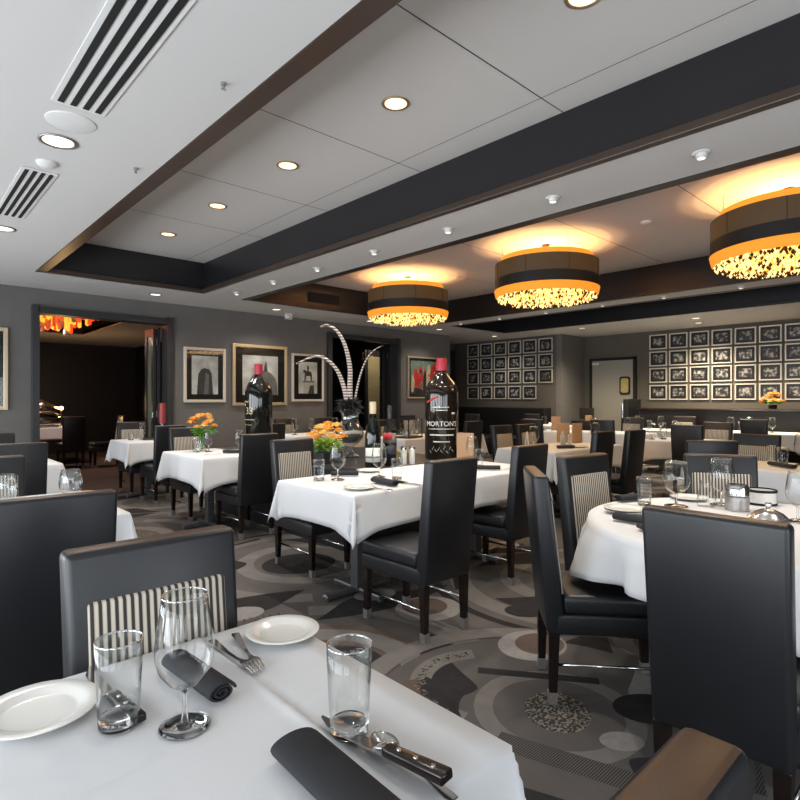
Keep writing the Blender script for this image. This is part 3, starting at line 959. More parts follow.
for k in range(len(rings) - 1):
    a_, b_ = rings[k], rings[k + 1]
    for i in range(N):
        j = (i + 1) % N
        f = bm.faces.new((a_[0], b_[i], b_[j])) if len(a_) == 1 else bm.faces.new((a_[i], b_[i], b_[j], a_[j]))
        f.smooth = True
me = bpy.data.meshes.new('tablecloth'); bm.to_mesh(me); bm.free(); me.materials.append(M['cloth'])
o = bpy.data.objects.new('tablecloth', me); COL.objects.link(o); o.location = (RX, RY, TZ)
mm = o.modifiers.new('thick', 'SOLIDIFY'); mm.thickness = .0025; mm.offset = 1
tag(o, 'rippling white cloth on the round table at right', 'tablecloth', 'white tablecloths')

TT = TZ + .0085          # where things on a cloth stand

# ------------------------------------------------------------------ tableware builders
def b_wine():
    r = empty('wine_glass')
    b = MB(); b.lathe([(.0, .001), (.041, .001), (.042, .003), (.03, .007), (.008, .011), (.0, .012)], 36); b.build('foot', M['glass_solid'], r, True)
    b = MB(); b.lathe([(.007, .010), (.0044, .025), (.0040, .045), (.0045, .058), (.009, .066)], 14); b.build('stem', M['glass_solid'], r, True)
    b = MB(); b.lathe([(.0, .063), (.012, .067), (.030, .080), (.043, .100), (.0485, .122), (.0485, .142), (.0455, .170), (.041, .198), (.0375, .226), (.0367, .226), (.0402, .198), (.0446, .170), (.0475, .142)], 40); b.build('bowl', M['glass'], r, True)
    b = MB(); b.lathe([(.0380, .2255), (.0376, .2275), (.0368, .2275), (.0364, .2255)], 40); b.build('rim', M['rim'], r, True)
    return r
WINE = Kind(b_wine)
def b_tumbler():
    r = empty('water_tumbler')
    b = MB(); b.lathe([(0, .001), (.030, .001), (.032, .004), (.033, .018), (.028, .021), (0, .020)], 36); b.build('base', M['glass_solid'], r, True)
    b = MB(); b.lathe([(.0325, .010), (.0345, .05), (.0370, .10), (.0385, .148), (.0375, .148), (.036, .10), (.0335, .05), (.031, .021)], 40); b.build('body', M['glass'], r, True)
    b = MB(); b.lathe([(.0388, .1470), (.0386, .1495), (.0374, .1495), (.0370, .1470)], 40); b.build('rim', M['rim'], r, True)
    return r
TUMB = Kind(b_tumbler)
def b_plate():
    r = empty('side_plate')
    b = MB()
    b.lathe([(0, .006), (.050, .006), (.056, .007), (.066, .013), (.086, .017), (.088, .0155), (.086, .014), (.068, .0085), (.050, .001), (.046, .0), (0, .001)], 56)
    o = b.build('dish', M['china'], r, True)
    return r
def b_plate1():
    b = MB()
    b.lathe([(0, .006), (.050, .006), (.056, .007), (.066, .013), (.086, .017), (.088, .0155), (.086, .014), (.068, .0085), (.050, .001), (.046, .0), (0, .001)], 56)
    return b.build('side_plate', M['china'], None, True)
PLATE = Kind(b_plate1)
def b_napkin(L=.19, R=.027):
    b = MB()
    n, turns = 58, 2.6
    prof = []
    for i in range(n + 1):
        t = i / n
        a = 2 * PI * turns * t
        r = R - (R - .006) * t
        prof.append((r * math.cos(a) * 1.15, r * math.sin(a) * .72))
    prof_in = []
    for i in range(n + 1):
        t = i / n
        a = 2 * PI * turns * t
        r = R - (R - .006) * t - .0045
        prof_in.append((r * math.cos(a) * 1.15, r * math.sin(a) * .72))
    ys = [-L / 2, -L / 2 + .004, -L / 4, 0, L / 4, L / 2 - .004, L / 2]
    bm_ = b.bm
    def sheet(pf):
        g = []
        for y in ys:
            e = .97 if abs(y) > L / 2 - .002 else 1.0
            g.append([bm_.verts.new((p[0] * e, y, p[1] * e + R * .72)) for p in pf])
        for a_, c_ in zip(g, g[1:]):
            for i in range(n):
                bm_.faces.new((a_[i], a_[i + 1], c_[i + 1], c_[i]))
        return g
    g1, g2 = sheet(prof), sheet(prof_in)
    for a_, c_ in ((g1[0], g2[0]), (g1[-1], g2[-1])):
        for i in range(n):
            bm_.faces.new((a_[i], a_[i + 1], c_[i + 1], c_[i]))
    for i in range(len(ys) - 1):
        bm_.faces.new((g1[i][0], g1[i + 1][0], g2[i + 1][0], g2[i][0]))
    return b.build('rolled_napkin', M['napkin'], None, True, .7)
NAP = Kind(b_napkin)
def b_fork():
    r = empty('fork')
    b = MB()
    def zc(y): return .004 + .010 * max(0, (y - .02) / .08) * (1.0 if y < .06 else max(0, 1.1 - (y - .06) / .05)) + .004 * max(0, (-y - .02) / .08)
    st = [(-.095, .0075), (-.088, .0095), (-.06, .008), (-.02, .0045), (.02, .0035), (.045, .005), (.055, .011), (.066, .0125)]
    g = []
    for y, wd in st:
        z = zc(y)
        g.append([b.bm.verts.new(p) for p in ((-wd, y, z), (wd, y, z), (wd, y, z + .0025), (-wd, y, z + .0025))])
    for p, q in zip(g, g[1:]):
        for i in range(4): b.bm.faces.new((p[i], p[(i + 1) % 4], q[(i + 1) % 4], q[i]))
    b.bm.faces.new(g[0][::-1]); b.bm.faces.new(g[-1])
    b.build('handle', M['steel'], r, True, .8)
    b = MB()
    for k in range(4):
        x = -.0105 + k * .007
        b.tube([(x, .064, zc(.064) + .001), (x, .08, zc(.08) + .001), (x, .095, zc(.095) + .001), (x, .105, zc(.1) - .001)], [.0018, .0018, .0016, .0008], 6)
    b.build('tines', M['steel'], r, True)
    return r
FORK = Kind(b_fork)
def b_knife():
    r = empty('steak_knife')
    b = MB()
    out = [(-.012, .0), (-.012, .03), (-.013, .07), (-.010, .10), (.004, .132), (.009, .135), (.009, .09), (.008, .04), (.007, .0)]
    b.prism(out, .004, .0062)
    b.build('blade', M['steel'], r)
    b = MB()
    b.hexa([(-.011, -.012, .001), (.011, -.012, .001), (.009, .006, .003), (-.011, .006, .003), (-.010, -.012, .014), (.010, -.012, .014), (.008, .006, .009), (-.010, .006, .009)], .002, 2)
    b.build('bolster', M['steel'], r, True, .8)
    b = MB()
    b.hexa([(-.012, -.118, 0), (.015, -.118, 0), (.011, -.012, .001), (-.011, -.012, .001), (-.011, -.118, .015), (.014, -.118, .015), (.010, -.012, .014), (-.010, -.012, .014)], .004, 3)
    h = b.build('handle', M['wood'], r, True, .8)
    for y in (-.035, -.065, -.095):
        b = MB(); b.lathe([(.0035, .0135), (.0035, .0158), (0, .0160)], 12, (0.001, y, 0)); b.build('rivet', M['steel'], h, True)
    return r
KNIFE = Kind(b_knife)
def b_spoon():
    r = empty('spoon')
    b = MB()
    g = []
    for i in range(13):
        t = i / 12
        y = .045 + .055 * t
        wd = .018 * math.sqrt(max(0, 1 - ((t - .48) / .53) ** 2)) + .001
        row = []
        for k in range(9):
            q = -1 + k / 4
            row.append(b.bm.verts.new((q * wd, y, .0115 - .009 * (1 - q * q) * math.sin(PI * min(1, max(.02, t))) + .002)))
        g.append(row)
    for p, q in zip(g, g[1:]):
        for k in range(8): b.bm.faces.new((p[k], p[k + 1], q[k + 1], q[k]))
    o = b.build('bowl', M['steel'], r, True)
    mm = o.modifiers.new('t', 'SOLIDIFY'); mm.thickness = .0015
    b = MB(); g = []
    for y, wd, z in ((-.085, .008, .002), (-.075, .009, .002), (-.03, .005, .005), (.02, .0035, .011), (.048, .004, .012)):
        g.append([b.bm.verts.new(p) for p in ((-wd, y, z), (wd, y, z), (wd, y, z + .0025), (-wd, y, z + .0025))])
    for p, q in zip(g, g[1:]):
        for i in range(4): b.bm.faces.new((p[i], p[(i + 1) % 4], q[(i + 1) % 4], q[i]))
    b.bm.faces.new(g[0][::-1]); b.bm.faces.new(g[-1])
    b.build('handle', M['steel'], r, True, .8)
    return r
SPOON = Kind(b_spoon)

# --- near table settings
PLATE.put((.205, 1.165, TT), 0, 'white side plate at the left edge of the near table', 'plate', 'side plates', (1.12, 1.12, 1))
PLATE.put((.70, 1.165, TT), 0, 'white side plate at the back corner of the near table', 'plate', 'side plates', (.98, .98, 1))
TUMB.put((.300, 1.035, TT), 0, 'water tumbler in front of the near striped chair, left', 'glass', 'water tumblers')
TUMB.put((.580, .752, TT), 0, 'water tumbler at the right edge of the near table', 'glass', 'water tumblers')
WINE.put((.382, .955, TT), 0, 'stemmed wine glass in the foreground of the near table', 'glass', 'wine glasses')
NAP.put((.455, 1.08, TT), math.radians(4), 'rolled charcoal napkin beside the foreground wine glass', 'napkin', 'rolled napkins', (1, 1.05, 1))
NAP.put((.472, .625, TT), math.radians(-2), 'rolled charcoal napkin at the bottom edge of the near table', 'napkin', 'rolled napkins', (1.45, 1.5, .95))
FORK.put((.558, 1.14, TT), math.radians(182), 'left fork of the pair beside the back plate', 'fork', 'forks on the near table')
FORK.put((.592, 1.14, TT), math.radians(168), 'right fork of the pair beside the back plate', 'fork', 'forks on the near table')
kn = KNIFE.put((.572, .662, TT + .011), math.radians(6), 'steak knife with riveted dark handle below the right tumbler', 'knife', 'steak knives', (1.1, 1.1, 1.1))
kn.rotation_euler.x = -.06
KNIFE.put((.318, 1.145, TT), math.radians(3), 'steak knife lying behind the left tumbler', 'knife', 'steak knives')
SPOON.put((.590, .606, TT), math.radians(-3), 'polished spoon beside the riveted steak knife', 'spoon')

# --- round table
TUMB.put((2.95, 1.29, TT), 0, 'water tumbler at the back left of the round table', 'glass', 'water tumblers')
WINE.put((3.06, 1.17, TT), 0, 'large wine glass left of centre on the round table', 'glass', 'wine glasses', (1.38, 1.38, 1.02))
WINE.put((3.27, 1.02, TT), 0, 'tall wine glass in front of the striped round-table chair', 'glass', 'wine glasses', (1.3, 1.3, 1.08))
def b_carafe():
    b = MB(); b.lathe([(0, .002), (.042, .002), (.046, .012), (.046, .04), (.036, .085), (.026, .12), (.027, .135), (.025, .135), (.024, .12), (.034, .085), (.043, .04)], 32)
    return b.build('glass_carafe', M['glass'], None, True)
CAR = Kind(b_carafe)
CAR.put((3.17, 1.06, TT), 0, 'low glass carafe between the wine glasses of the round table', 'carafe')
WINE.put((3.09, .645, TT), 0, 'wine glass at the right edge beside the silver dish', 'glass', 'wine glasses')
NAP.put((2.50, 1.13, TT), math.radians(0), 'rolled charcoal napkin at the left rim of the round table', 'napkin', 'rolled napkins')
NAP.put((2.36, 1.01, TT), math.radians(-35), 'short napkin end beside the largest chair back', 'napkin', 'rolled napkins', (.8, .7, .8))
NAP.put((3.02, 1.405, TT), math.radians(70), 'rolled charcoal napkin behind the round-table tumbler', 'napkin', 'rolled napkins', (1, .8, 1))
PLATE.put((2.69, 1.27, TT), 0, 'lower of two stacked plates on the round table', 'plate', 'side plates', (1.1, 1.1, 1))
PLATE.put((2.69, 1.27, TT + .0115), 0, 'upper of two stacked plates on the round table', 'plate', 'side plates')
PLATE.put((3.32, 1.20, TT), 0, 'white plate behind the large round-table wine glass', 'plate', 'side plates')
r = empty('pepper_mill', (3.18, .92, TT), 0, 'short brushed steel mill on the round table', 'mill')
b = MB(); b.lathe([(0, 0), (.031, 0), (.031, .048), (.028, .050), (0, .050)], 28); b.build('body', M['cap'], r, True, .6)
b = MB(); b.lathe([(.027, .050), (.031, .053), (.031, .082), (.027, .092), (0, .094)], 28); b.build('lid', M['chrome'], r, True, .6)
r.scale = (1.75, 1.75, 1.4)
r = empty('sugar_bowl', (3.46, .885, TT), 0, 'white straight-sided bowl with dark rim bands', 'bowl')
b = MB(); b.lathe([(0, 0), (.050, 0), (.055, .006), (.055, .066), (.051, .066), (.051, .012), (0, .01)], 32); b.build('body', M['china'], r, True, .6)
b = MB(); b.lathe([(.0552, .060), (.057, .060), (.057, .072), (.050, .072), (.050, .066)], 32); b.lathe([(.0552, .0), (.0565, .0), (.0565, .010), (.0552, .010)], 32); b.build('rim_band', M['grille'], r, True, .6)
r.scale = (1.3, 1.3, 1.1)
r = empty('silver_dish', (3.02, .745, TT), 0, 'domed silver dish with side lugs on the round table', 'dish')
b = MB(); b.lathe([(0, 0), (.075, .0), (.085, .010), (.060, .034), (.025, .050), (.012, .052), (0, .052)], 36); b.build('lid', M['chrome'], r, True, .7)
b = MB(); b.lathe([(.008, .050), (.010, .062), (.016, .070), (.012, .080), (0, .082)], 16); b.build('knob', M['chrome'], r, True)
b = MB(); b.box((.093, 0, .012), (.03, .035, .006), .003); b.box((-.093, 0, .012), (.03, .035, .006), .003); b.build('handle', M['chrome'], r, True, .7)

# --- middle table
TUMB.put((2.22, 3.22, TT), 0, 'water tumbler at the left end of the middle table', 'glass', 'water tumblers', (1.1, 1.1, .95))
WINE.put((2.33, 3.15, TT), 0, 'wine glass near the orange flower box', 'glass', 'wine glasses', (1.12, 1.12, 1.12))
PLATE.put((2.19, 2.74, TT), 0, 'white plate at the near corner of the middle table', 'plate', 'side plates')
PLATE.put((2.77, 3.34, TT), 0, 'white plate below the feathered urn', 'plate', 'side plates')
NAP.put((2.42, 2.76, TT), math.radians(-4), 'rolled charcoal napkin beside the near plate of the middle table', 'napkin', 'rolled napkins', (1.1, 1.25, 1.1))
NAP.put((2.48, 3.27, TT), math.radians(55), 'rolled charcoal napkin beside the middle wine glass', 'napkin', 'rolled napkins')
WINE.put((2.63, 3.06, TT), 0, 'wine glass in front of the cream-capped bottle', 'glass', 'wine glasses', (1.1, 1.1, 1.05))
TUMB.put((2.63, 2.87, TT), 0, 'water tumbler in front of the red-label bottle', 'glass', 'water tumblers', (1.05, 1.05, 1))
KNIFE.put((2.55, 2.69, TT), math.radians(186), 'steak knife beside the middle rolled napkin', 'knife', 'steak knives')
FORK.put((2.27, 2.62, TT), math.radians(180), 'fork beside the near plate of the middle table', 'fork')
WINE.put((3.86, 3.22, TT), 0, 'wine glass right of the tall lettered bottle', 'glass', 'wine glasses', (1.1, 1.1, 1))
TUMB.put((3.60, 2.93, TT), 0, 'water tumbler right of the big plain chair back', 'glass', 'water tumblers')
NAP.put((3.52, 2.78, TT), math.radians(40), 'dark napkin at the right half of the middle table', 'napkin', 'rolled napkins')
FORK.put((3.62, 2.70, TT), math.radians(60), 'fork at the right half of the middle table', 'fork')

# --- rose table and doorway table
WINE.put((2.56, 5.76, TT), 0, 'wine glass under the orange roses', 'glass', 'wine glasses')
TUMB.put((2.45, 5.82, TT), 0, 'water tumbler left of the rose vase', 'glass', 'water tumblers')
WINE.put((2.84, 5.62, TT), 0, 'wine glass beside the black display bottle', 'glass', 'wine glasses')
NAP.put((2.66, 5.40, TT), math.radians(50), 'rolled charcoal napkin at the right of the rose table', 'napkin', 'rolled napkins')
PLATE.put((2.78, 5.55, TT), 0, 'white plate on the rose table', 'plate', 'side plates')
FORK.put((2.44, 5.40, TT), math.radians(100), 'fork at the front of the rose table', 'fork')
WINE.put((2.66, 8.13, TT), 0, 'wine glass on the doorway table', 'glass', 'wine glasses')
TUMB.put((2.50, 8.10, TT), 0, 'water tumbler on the doorway table', 'glass', 'water tumblers', (1, 1, .8))
NAP.put((2.70, 7.90, TT), math.radians(80), 'dark napkin on the doorway table', 'napkin', 'rolled napkins')

# --- left tables
def b_stemless():
    b = MB(); b.lathe([(0, .002), (.026, .002), (.032, .006), (.044, .03), (.048, .055), (.045, .085), (.037, .122), (.036, .122), (.043, .085), (.046, .055), (.042, .03), (0, .012)], 36)
    return b.build('stemless_glass', M['glass_base'], None, True)
STEM = Kind(b_stemless)
STEM.put((.82, 3.74, TT), 0, 'stemless glass at the left table corner by the white cloth', 'glass', 'stemless glasses', (1.3, 1.3, 1.2))
STEM.put((.50, 3.74, TT), 0, 'stemless glass at the left edge before the facing chair', 'glass', 'stemless glasses', (1.3, 1.3, 1.2))
PLATE.put((.87, 3.62, TT), 0, 'white plate rim beside the left stemless glass', 'plate', 'side plates', (.8, .8, 1.2))
TUMB.put((1.02, 6.25, TT), 0, 'water tumbler below the picture at the left edge', 'glass', 'water tumblers', (1.1, 1.1, .9))

# --- menu table and right tables
def b_menu():
    r = empty('menu_stand')
    b = MB(); b.box((0, 0, .125), (.16, .02, .25), .003); b.build('cover', M['menu'], r)
    b = MB(); b.box((0, -.002, .125), (.006, .022, .252)); b.build('spine', M['tabletop'], r)
    return r
MENU = Kind(b_menu)
MENU.put((6.54, 3.72, TT), face(-.3, -1), 'tan upright menu nearer the wine glass', 'menu', 'tan menus')
MENU.put((6.46, 3.87, TT), face(-.75, -.66), 'tan upright menu behind the glass caddy', 'menu', 'tan menus')
WINE.put((6.60, 3.50, TT), 0, 'wine glass right of the tan menus', 'glass', 'wine glasses', (1.25, 1.25, 1.15))
WINE.put((5.42, 3.62, TT), 0, 'wine glass at the left end of the menu table', 'glass', 'wine glasses', (1.2, 1.2, 1.1))
r = empty('condiment_caddy', (5.92, 3.52, TT), .2, 'clear caddy of bottles and cards on the menu table', 'caddy')
b = MB(); b.box((0, 0, .008), (.22, .14, .016), .003); b.build('tray', M['tabletop'], r)
for k_, (px_, py_) in enumerate(((-.07, 0), (0, .03), (.07, -.01))):
    b = MB(); b.lathe([(0, .016), (.028, .016), (.028, .12), (.016, .15), (.016, .175), (0, .175)], 16, (px_, py_, 0)); b.build('cruet', M['glass_base'] if k_ != 1 else M['paper'], r, True, .6)
b = MB(); b.box((.0, -.055, .085), (.12, .006, .13)); b.build('card', M['menu_card'], r)
r = empty('menu_card', (5.50, 3.74, TT), .5, 'white folded card at the left of the menu table', 'card')
b = MB(); b.box((0, 0, .09), (.11, .006, .18), 0, 1, Matrix.Rotation(-.12, 4, 'X')); b.build('front_panel', M['menu_card'], r)
b = MB(); b.box((0, .04, .09), (.11, .006, .18), 0, 1, Matrix.Translation((0, 0, 0)) @ Matrix.Rotation(.1, 4, 'X')); b.build('rear_panel', M['menu_card'], r)
NAP.put((5.66, 3.36, TT), math.radians(60), 'dark napkin at the front of the menu table', 'napkin', 'rolled napkins')
PLATE.put((5.95, 3.35, TT), 0, 'white plate at the front of the menu table', 'plate', 'side plates')
gl6 = [(7.86, 3.33, 'left front'), (7.98, 3.22, 'second from left'), (8.10, 3.28, 'rear left'), (8.06, 3.10, 'centre'), (8.22, 3.12, 'rear centre'), (7.95, 3.05, 'right front')]
for i, (x, y, wd) in enumerate(gl6):
    (WINE if i % 2 == 0 else TUMB).put((x, y, TT), 0, 'glass at %s of the cluster below the gallery wall' % wd, 'glass', 'cluster of glasses on the far table', (1.15, 1.15, 1))
TUMB.put((5.62, 1.28, TT), 0, 'water tumbler at the right table beside the striped chair', 'glass', 'water tumblers', (1.15, 1.15, 1))
WINE.put((5.75, 1.17, TT), 0, 'wine glass cut by the right edge on the right table', 'glass', 'wine glasses', (1.2, 1.2, 1.15))
NAP.put((5.42, 1.24, TT), math.radians(-38), 'rolled dark napkin along the edge of the right table', 'napkin', 'rolled napkins', (1, 1.4, 1))
TUMB.put((5.78, 1.40, TT), 0, 'small tumbler at the back of the right table', 'glass', 'water tumblers')
gb = [(10.80, 3.22, 'first'), (10.92, 3.10, 'second'), (10.84, 2.95, 'third'), (11.0, 2.86, 'fourth'), (10.86, 2.62, 'fifth')]
for i, (x, y, wd) in enumerate(gb):
    (TUMB if i % 2 else WINE).put((x, y, TT), 0, '%s glass from the left on the banquette table below the bouquet' % wd, 'glass', 'glasses on the banquette tables', (1.2, 1.2, 1.1))
gb = [(10.28, 4.62, 'first'), (10.40, 4.45, 'second'), (10.34, 4.22, 'third'), (10.52, 4.05, 'fourth')]
for i, (x, y, wd) in enumerate(gb):
    (TUMB if i % 2 else WINE).put((x, y, TT), 0, '%s glass from the left on the left banquette table' % wd, 'glass', 'glasses on the banquette tables', (1.2, 1.2, 1.1))
gb = [(8.88, 4.75, 'left'), (9.02, 4.55, 'middle'), (9.2, 4.3, 'right')]
for i, (x, y, wd) in enumerate(gb):
    (TUMB if i % 2 else WINE).put((x, y, TT), 0, '%s glass on the table before the grey door' % wd, 'glass', 'glasses before the grey door', (1.2, 1.2, 1.1))
WINE.put((8.70, 5.60, TT), 0, 'wine glass on the table by the projecting wall corner', 'glass', 'wine glasses', (1.2, 1.2, 1.1))
MENU.put((8.85, 5.45, TT), face(-1, -.3), 'tan upright menu by the projecting wall corner', 'menu', 'tan menus')
# glass rack on the far pale table
r = empty('glass_rack', (5.62, 5.88, TT), .2, 'rack of upturned glasses on the far pale table', 'rack')
b = MB()
b.box((0, 0, .012), (.36, .26, .024), .004)
for sx in (-1, 1):
    for sy in (-1, 1): b.box((sx * .17, sy * .12, .14), (.012, .012, .26))
b.box((0, -.12, .265), (.36, .012, .012)); b.box((0, .12, .265), (.36, .012, .012))
b.build('frame', M['tabletop'], r)
for i in range(3):
    for j in range(2):
        b = MB(); b.lathe([(.036, .026), (.045, .07), (.04, .11), (.02, .13), (.006, .14), (.005, .20), (.03, .205)], 16, (-.11 + .11 * i, -.06 + .12 * j, 0)); b.build('upturned_glass', M['glass_base'], r, True)
WINE.put((5.9, 6.0, TT), 0, 'wine glass right of the glass rack', 'glass', 'wine glasses', (1.2, 1.2, 1.1))
for i, (x, y, lab) in enumerate(((6.50, 6.05, 'left tan menu beyond the far plain chair'), (6.78, 6.1, 'right tan menu beyond the far plain chair'))):
    MENU.put((x, y, TT), face(-.6, -1), lab, 'menu', 'tan menus')
WINE.put((6.60, 6.25, TT), 0, 'wine glass between the two far tan menus', 'glass', 'wine glasses', (1.2, 1.2, 1.3))
MENU.put((3.93, 3.36, TT), face(-.9, -.4), 'tan menu standing right of the tall lettered bottle', 'menu', 'tan menus')
r = empty('votive_candle', (10.5, 6.6, TT), 0, 'glowing candle on the table at the far framed wall', 'candle')
b = MB(); b.lathe([(0, 0), (.035, 0), (.04, .07), (.037, .07), (.033, .006), (0, .006)], 16); b.build('cup', M['glass'], r, True)
b = MB(); b.lathe([(0, .007), (.031, .007), (.033, .05), (0, .052)], 16); b.build('wax', M['candle'], r, True)
for i, (x, y, lab) in enumerate(((4.75, 7.55, 'left'), (5.0, 7.45, 'middle'), (5.5, 7.5, 'right'))):
    WINE.put((x, y, TT), 0, '%s wine glass on the table below the monochrome pictures' % lab, 'glass', 'wine glasses below the pictures', (1.15, 1.15, 1.1))

# ------------------------------------------------------------------ dark service counter behind the middle table
CZ = .74
r = empty('service_counter', (3.54, 4.95, 0), 0, 'long dark stone-topped counter behind the middle table', 'counter')
b = MB(); b.box((0, 0, .35), (1.20, 2.66, .70), .004); b.build('cabinet', M['fascia'], r)
b = MB(); b.box((0, 0, .72), (1.30, 2.80, .04), .004); b.build('worktop', M['stone'], r)

def bottle(name, loc, prof, glassm, label, cap=None, capm=None, rz=0.0):
    r = empty(name, loc, rz, label, 'bottle', None)
    b = MB(); b.lathe(prof, 40); b.build('body', glassm, r, True, .8)
    if cap:
        b = MB(); b.lathe(cap, 24); b.build('cap', capm, r, True, .6)
    return r
FC = math.atan2(0, 1)
def rz_to_cam(x, y): return math.atan2(-x, y) + 0.0          # local -y looks at the viewer side
H = .87
R_ = .142
prof = [(0, .004), (R_ - .01, 0), (R_, .012), (R_, .56), (R_ * .97, .60), (R_ * .80, .655), (R_ * .5, .70), (.048, .735), (.042, .77), (.040, H - .01), (.036, H), (0, H)]
loc = (4.01, 3.73, CZ)
mb_ = bottle('display_bottle', loc, prof, M['bottle_brown'], 'tall dark bottle with white lettering and pink-red capsule', [(.0425, .74), (.0445, .742), (.0445, .855), (.043, .862), (.0, .862)], M['foil_red'], rz_to_cam(*loc[:2]))
mb_.scale = (1.15, 1.15, 1.13)
text_mesh("MORTON'S", .058, Matrix.Translation((0, 0, .285)), M['white_ink'], mb_, 'lettering', R_, 1.0)
def arc_band(parent, name, z0, z1, a0, a1, R, m, n=14, slope=0.0):
    b = MB(); pr = []
    for i in range(n + 1):
        a = a0 + (a1 - a0) * i / n
        pr.append((b.bm.verts.new((R * math.sin(a), -R * math.cos(a), z0 + slope * i / n)), b.bm.verts.new((R * math.sin(a), -R * math.cos(a), z1 + slope * i / n))))
    for p, q in zip(pr, pr[1:]): b.bm.faces.new((p[0], q[0], q[1], p[1]))
    o = b.build(name, m, parent, True)
    s = o.modifiers.new('t', 'SOLIDIFY'); s.thickness = .001; s.offset = 1
    return o
q = R_ + .0012
arc_band(mb_, 'label_rule', .258, .264, -.85, .85, q, M['white_ink'])
arc_band(mb_, 'label_rule', .205, .216, -.75, .75, q, M['white_ink'])
arc_band(mb_, 'label_rule', .440, .447, -.55, .45, q, M['white_ink'])
arc_band(mb_, 'label_rule', .415, .421, -.35, .35, q, M['white_ink'])
arc_band(mb_, 'label_rule', .150, .158, -.5, .5, q, M['white_ink'])
arc_band(mb_, 'label_mark', .385, .400, .62, .85, q, M['white_ink'])
arc_band(mb_, 'red_swoosh', .475, .492, -1.0, -.25, q, M['red'], slope=.05)
for i in range(9):                                                   # handwritten dedication
    arc_band(mb_, 'signature_stroke', .075 + .006 * (i % 3), .081 + .006 * (i % 3), -.75 + i * .17, -.63 + i * .17, q, M['white_ink'], 4, .03 if i % 2 else -.02)

H = 1.0; R_ = .162
prof = [(0, .004), (R_ - .012, 0), (R_, .014), (R_, .66), (R_ * .95, .71), (R_ * .75, .775), (R_ * .42, .825), (.052, .86), (.046, .89), (.043, H), (0, H)]
loc = (3.35, 6.13, CZ)
bb = bottle('display_bottle', loc, prof, M['bottle'], 'tall glossy black bottle with crimson capsule and gold numerals', [(.0465, .875), (.049, .877), (.049, .985), (.047, 1.003), (0, 1.004)], M['foil_red'], rz_to_cam(*loc[:2]))
text_mesh("33", .12, Matrix.Rotation(-.75, 4, 'Z') @ Matrix.Translation((0, 0, .40)), M['gold_ink'], bb, 'numerals', R_, 1.0)
arc_band(bb, 'label_rule', .33, .338, -1.3, -.3, R_ + .001, M['gold_ink'])
arc_band(bb, 'label_rule', .27, .274, -1.3, -.5, R_ + .001, M['gold_ink'])
arc_band(bb, 'label_mark', .54, .556, -1.2, -.8, R_ + .001, M['gold_ink'])

def wine_prof(h, r):
    return [(0, .004), (r - .006, 0), (r, .008), (r, h * .56), (r * .88, h * .63), (r * .5, h * .70), (r * .32, h * .75), (r * .29, h * .98), (r * .25, h), (0, h)]
loc = (3.06, 3.64, CZ)
b1 = bottle('wine_bottle', loc, [(0, .004), (.062, 0), (.068, .01), (.068, .26), (.058, .33), (.034, .41), (.024, .46), (.021, .545), (0, .55)], M['bottle'], 'slope-shouldered dark bottle with cream capsule and white label', [(.026, .455), (.0285, .458), (.0285, .545), (.027, .556), (0, .557)], M['foil_cream'], rz_to_cam(*loc[:2]))
arc_band(b1, 'paper_label', .05, .17, -1.1, 1.1, .0692, M['paper'])
arc_band(b1, 'neck_label', .085, .10, -1.1, 1.1, .0705, M['print_mid'])
loc = (3.27, 3.66, CZ)
b2 = bottle('wine_bottle', loc, wine_prof(.52, .060), M['bottle'], 'square-shouldered dark bottle with a red diamond label', [(.020, .41), (.0205, .41), (.0205, .515), (.018, .521), (0, .522)], M['casing'], rz_to_cam(*loc[:2]))
arc_band(b2, 'paper_label', .20, .285, -1.1, 1.1, .0612, M['print_mid'])
arc_band(b2, 'red_label', .225, .285, -.9, .35, .0622, M['red'])
arc_band(b2, 'lower_label', .06, .17, -1.1, 1.1, .0612, mat('navy_label', (.012, .016, .03), .4))

# urn with feathers
loc = Vector((3.44, 4.45, CZ))
ur = empty('feather_urn', loc, rz_to_cam(loc.x, loc.y), 'clear glass urn filled with black plumes and barred feathers', 'vase')
b = MB(); b.lathe([(0, .002), (.105, .002), (.110, .012), (.085, .028), (.040, .06), (.030, .085), (.036, .105), (.085, .135), (.130, .185), (.142, .235), (.130, .285), (.100, .33), (.085, .38), (.088, .43), (.108, .47), (.112, .475), (.106, .475), (.083, .43), (.080, .38), (.095, .33), (.125, .285), (.136, .235)], 44)
b.build('urn', M['glass_base'], ur, True)
b = MB()
for i in range(150):
    a = random.uniform(0, 2 * PI); e = random.uniform(-.55, 1.3); rr = random.uniform(.10, .185)
    d = Vector((math.cos(a) * math.cos(e), math.sin(a) * math.cos(e), math.sin(e) * .75))
    p0 = Vector((0, 0, .50)) + d * .03; p1 = Vector((0, 0, .50)) + d * rr
    side = d.cross(Vector((random.uniform(-1, 1), random.uniform(-1, 1), random.uniform(-1, 1)))).normalized() * random.uniform(.012, .025)
    pm = (p0 + p1) * .5 + Vector((0, 0, .012))
    b.face([p0, pm + side, p1 - Vector((0, 0, .015)), pm - side])
o = b.build('black_plumes', M['feather_black'], ur, fix=False)
o.modifiers.new('t', 'SOLIDIFY').thickness = .002
b = MB(); b.lathe([(0, .14), (.08, .145), (.122, .19), (.13, .232), (0, .236)], 24); b.build('pebble_fill', M['print_dark'], ur, True)
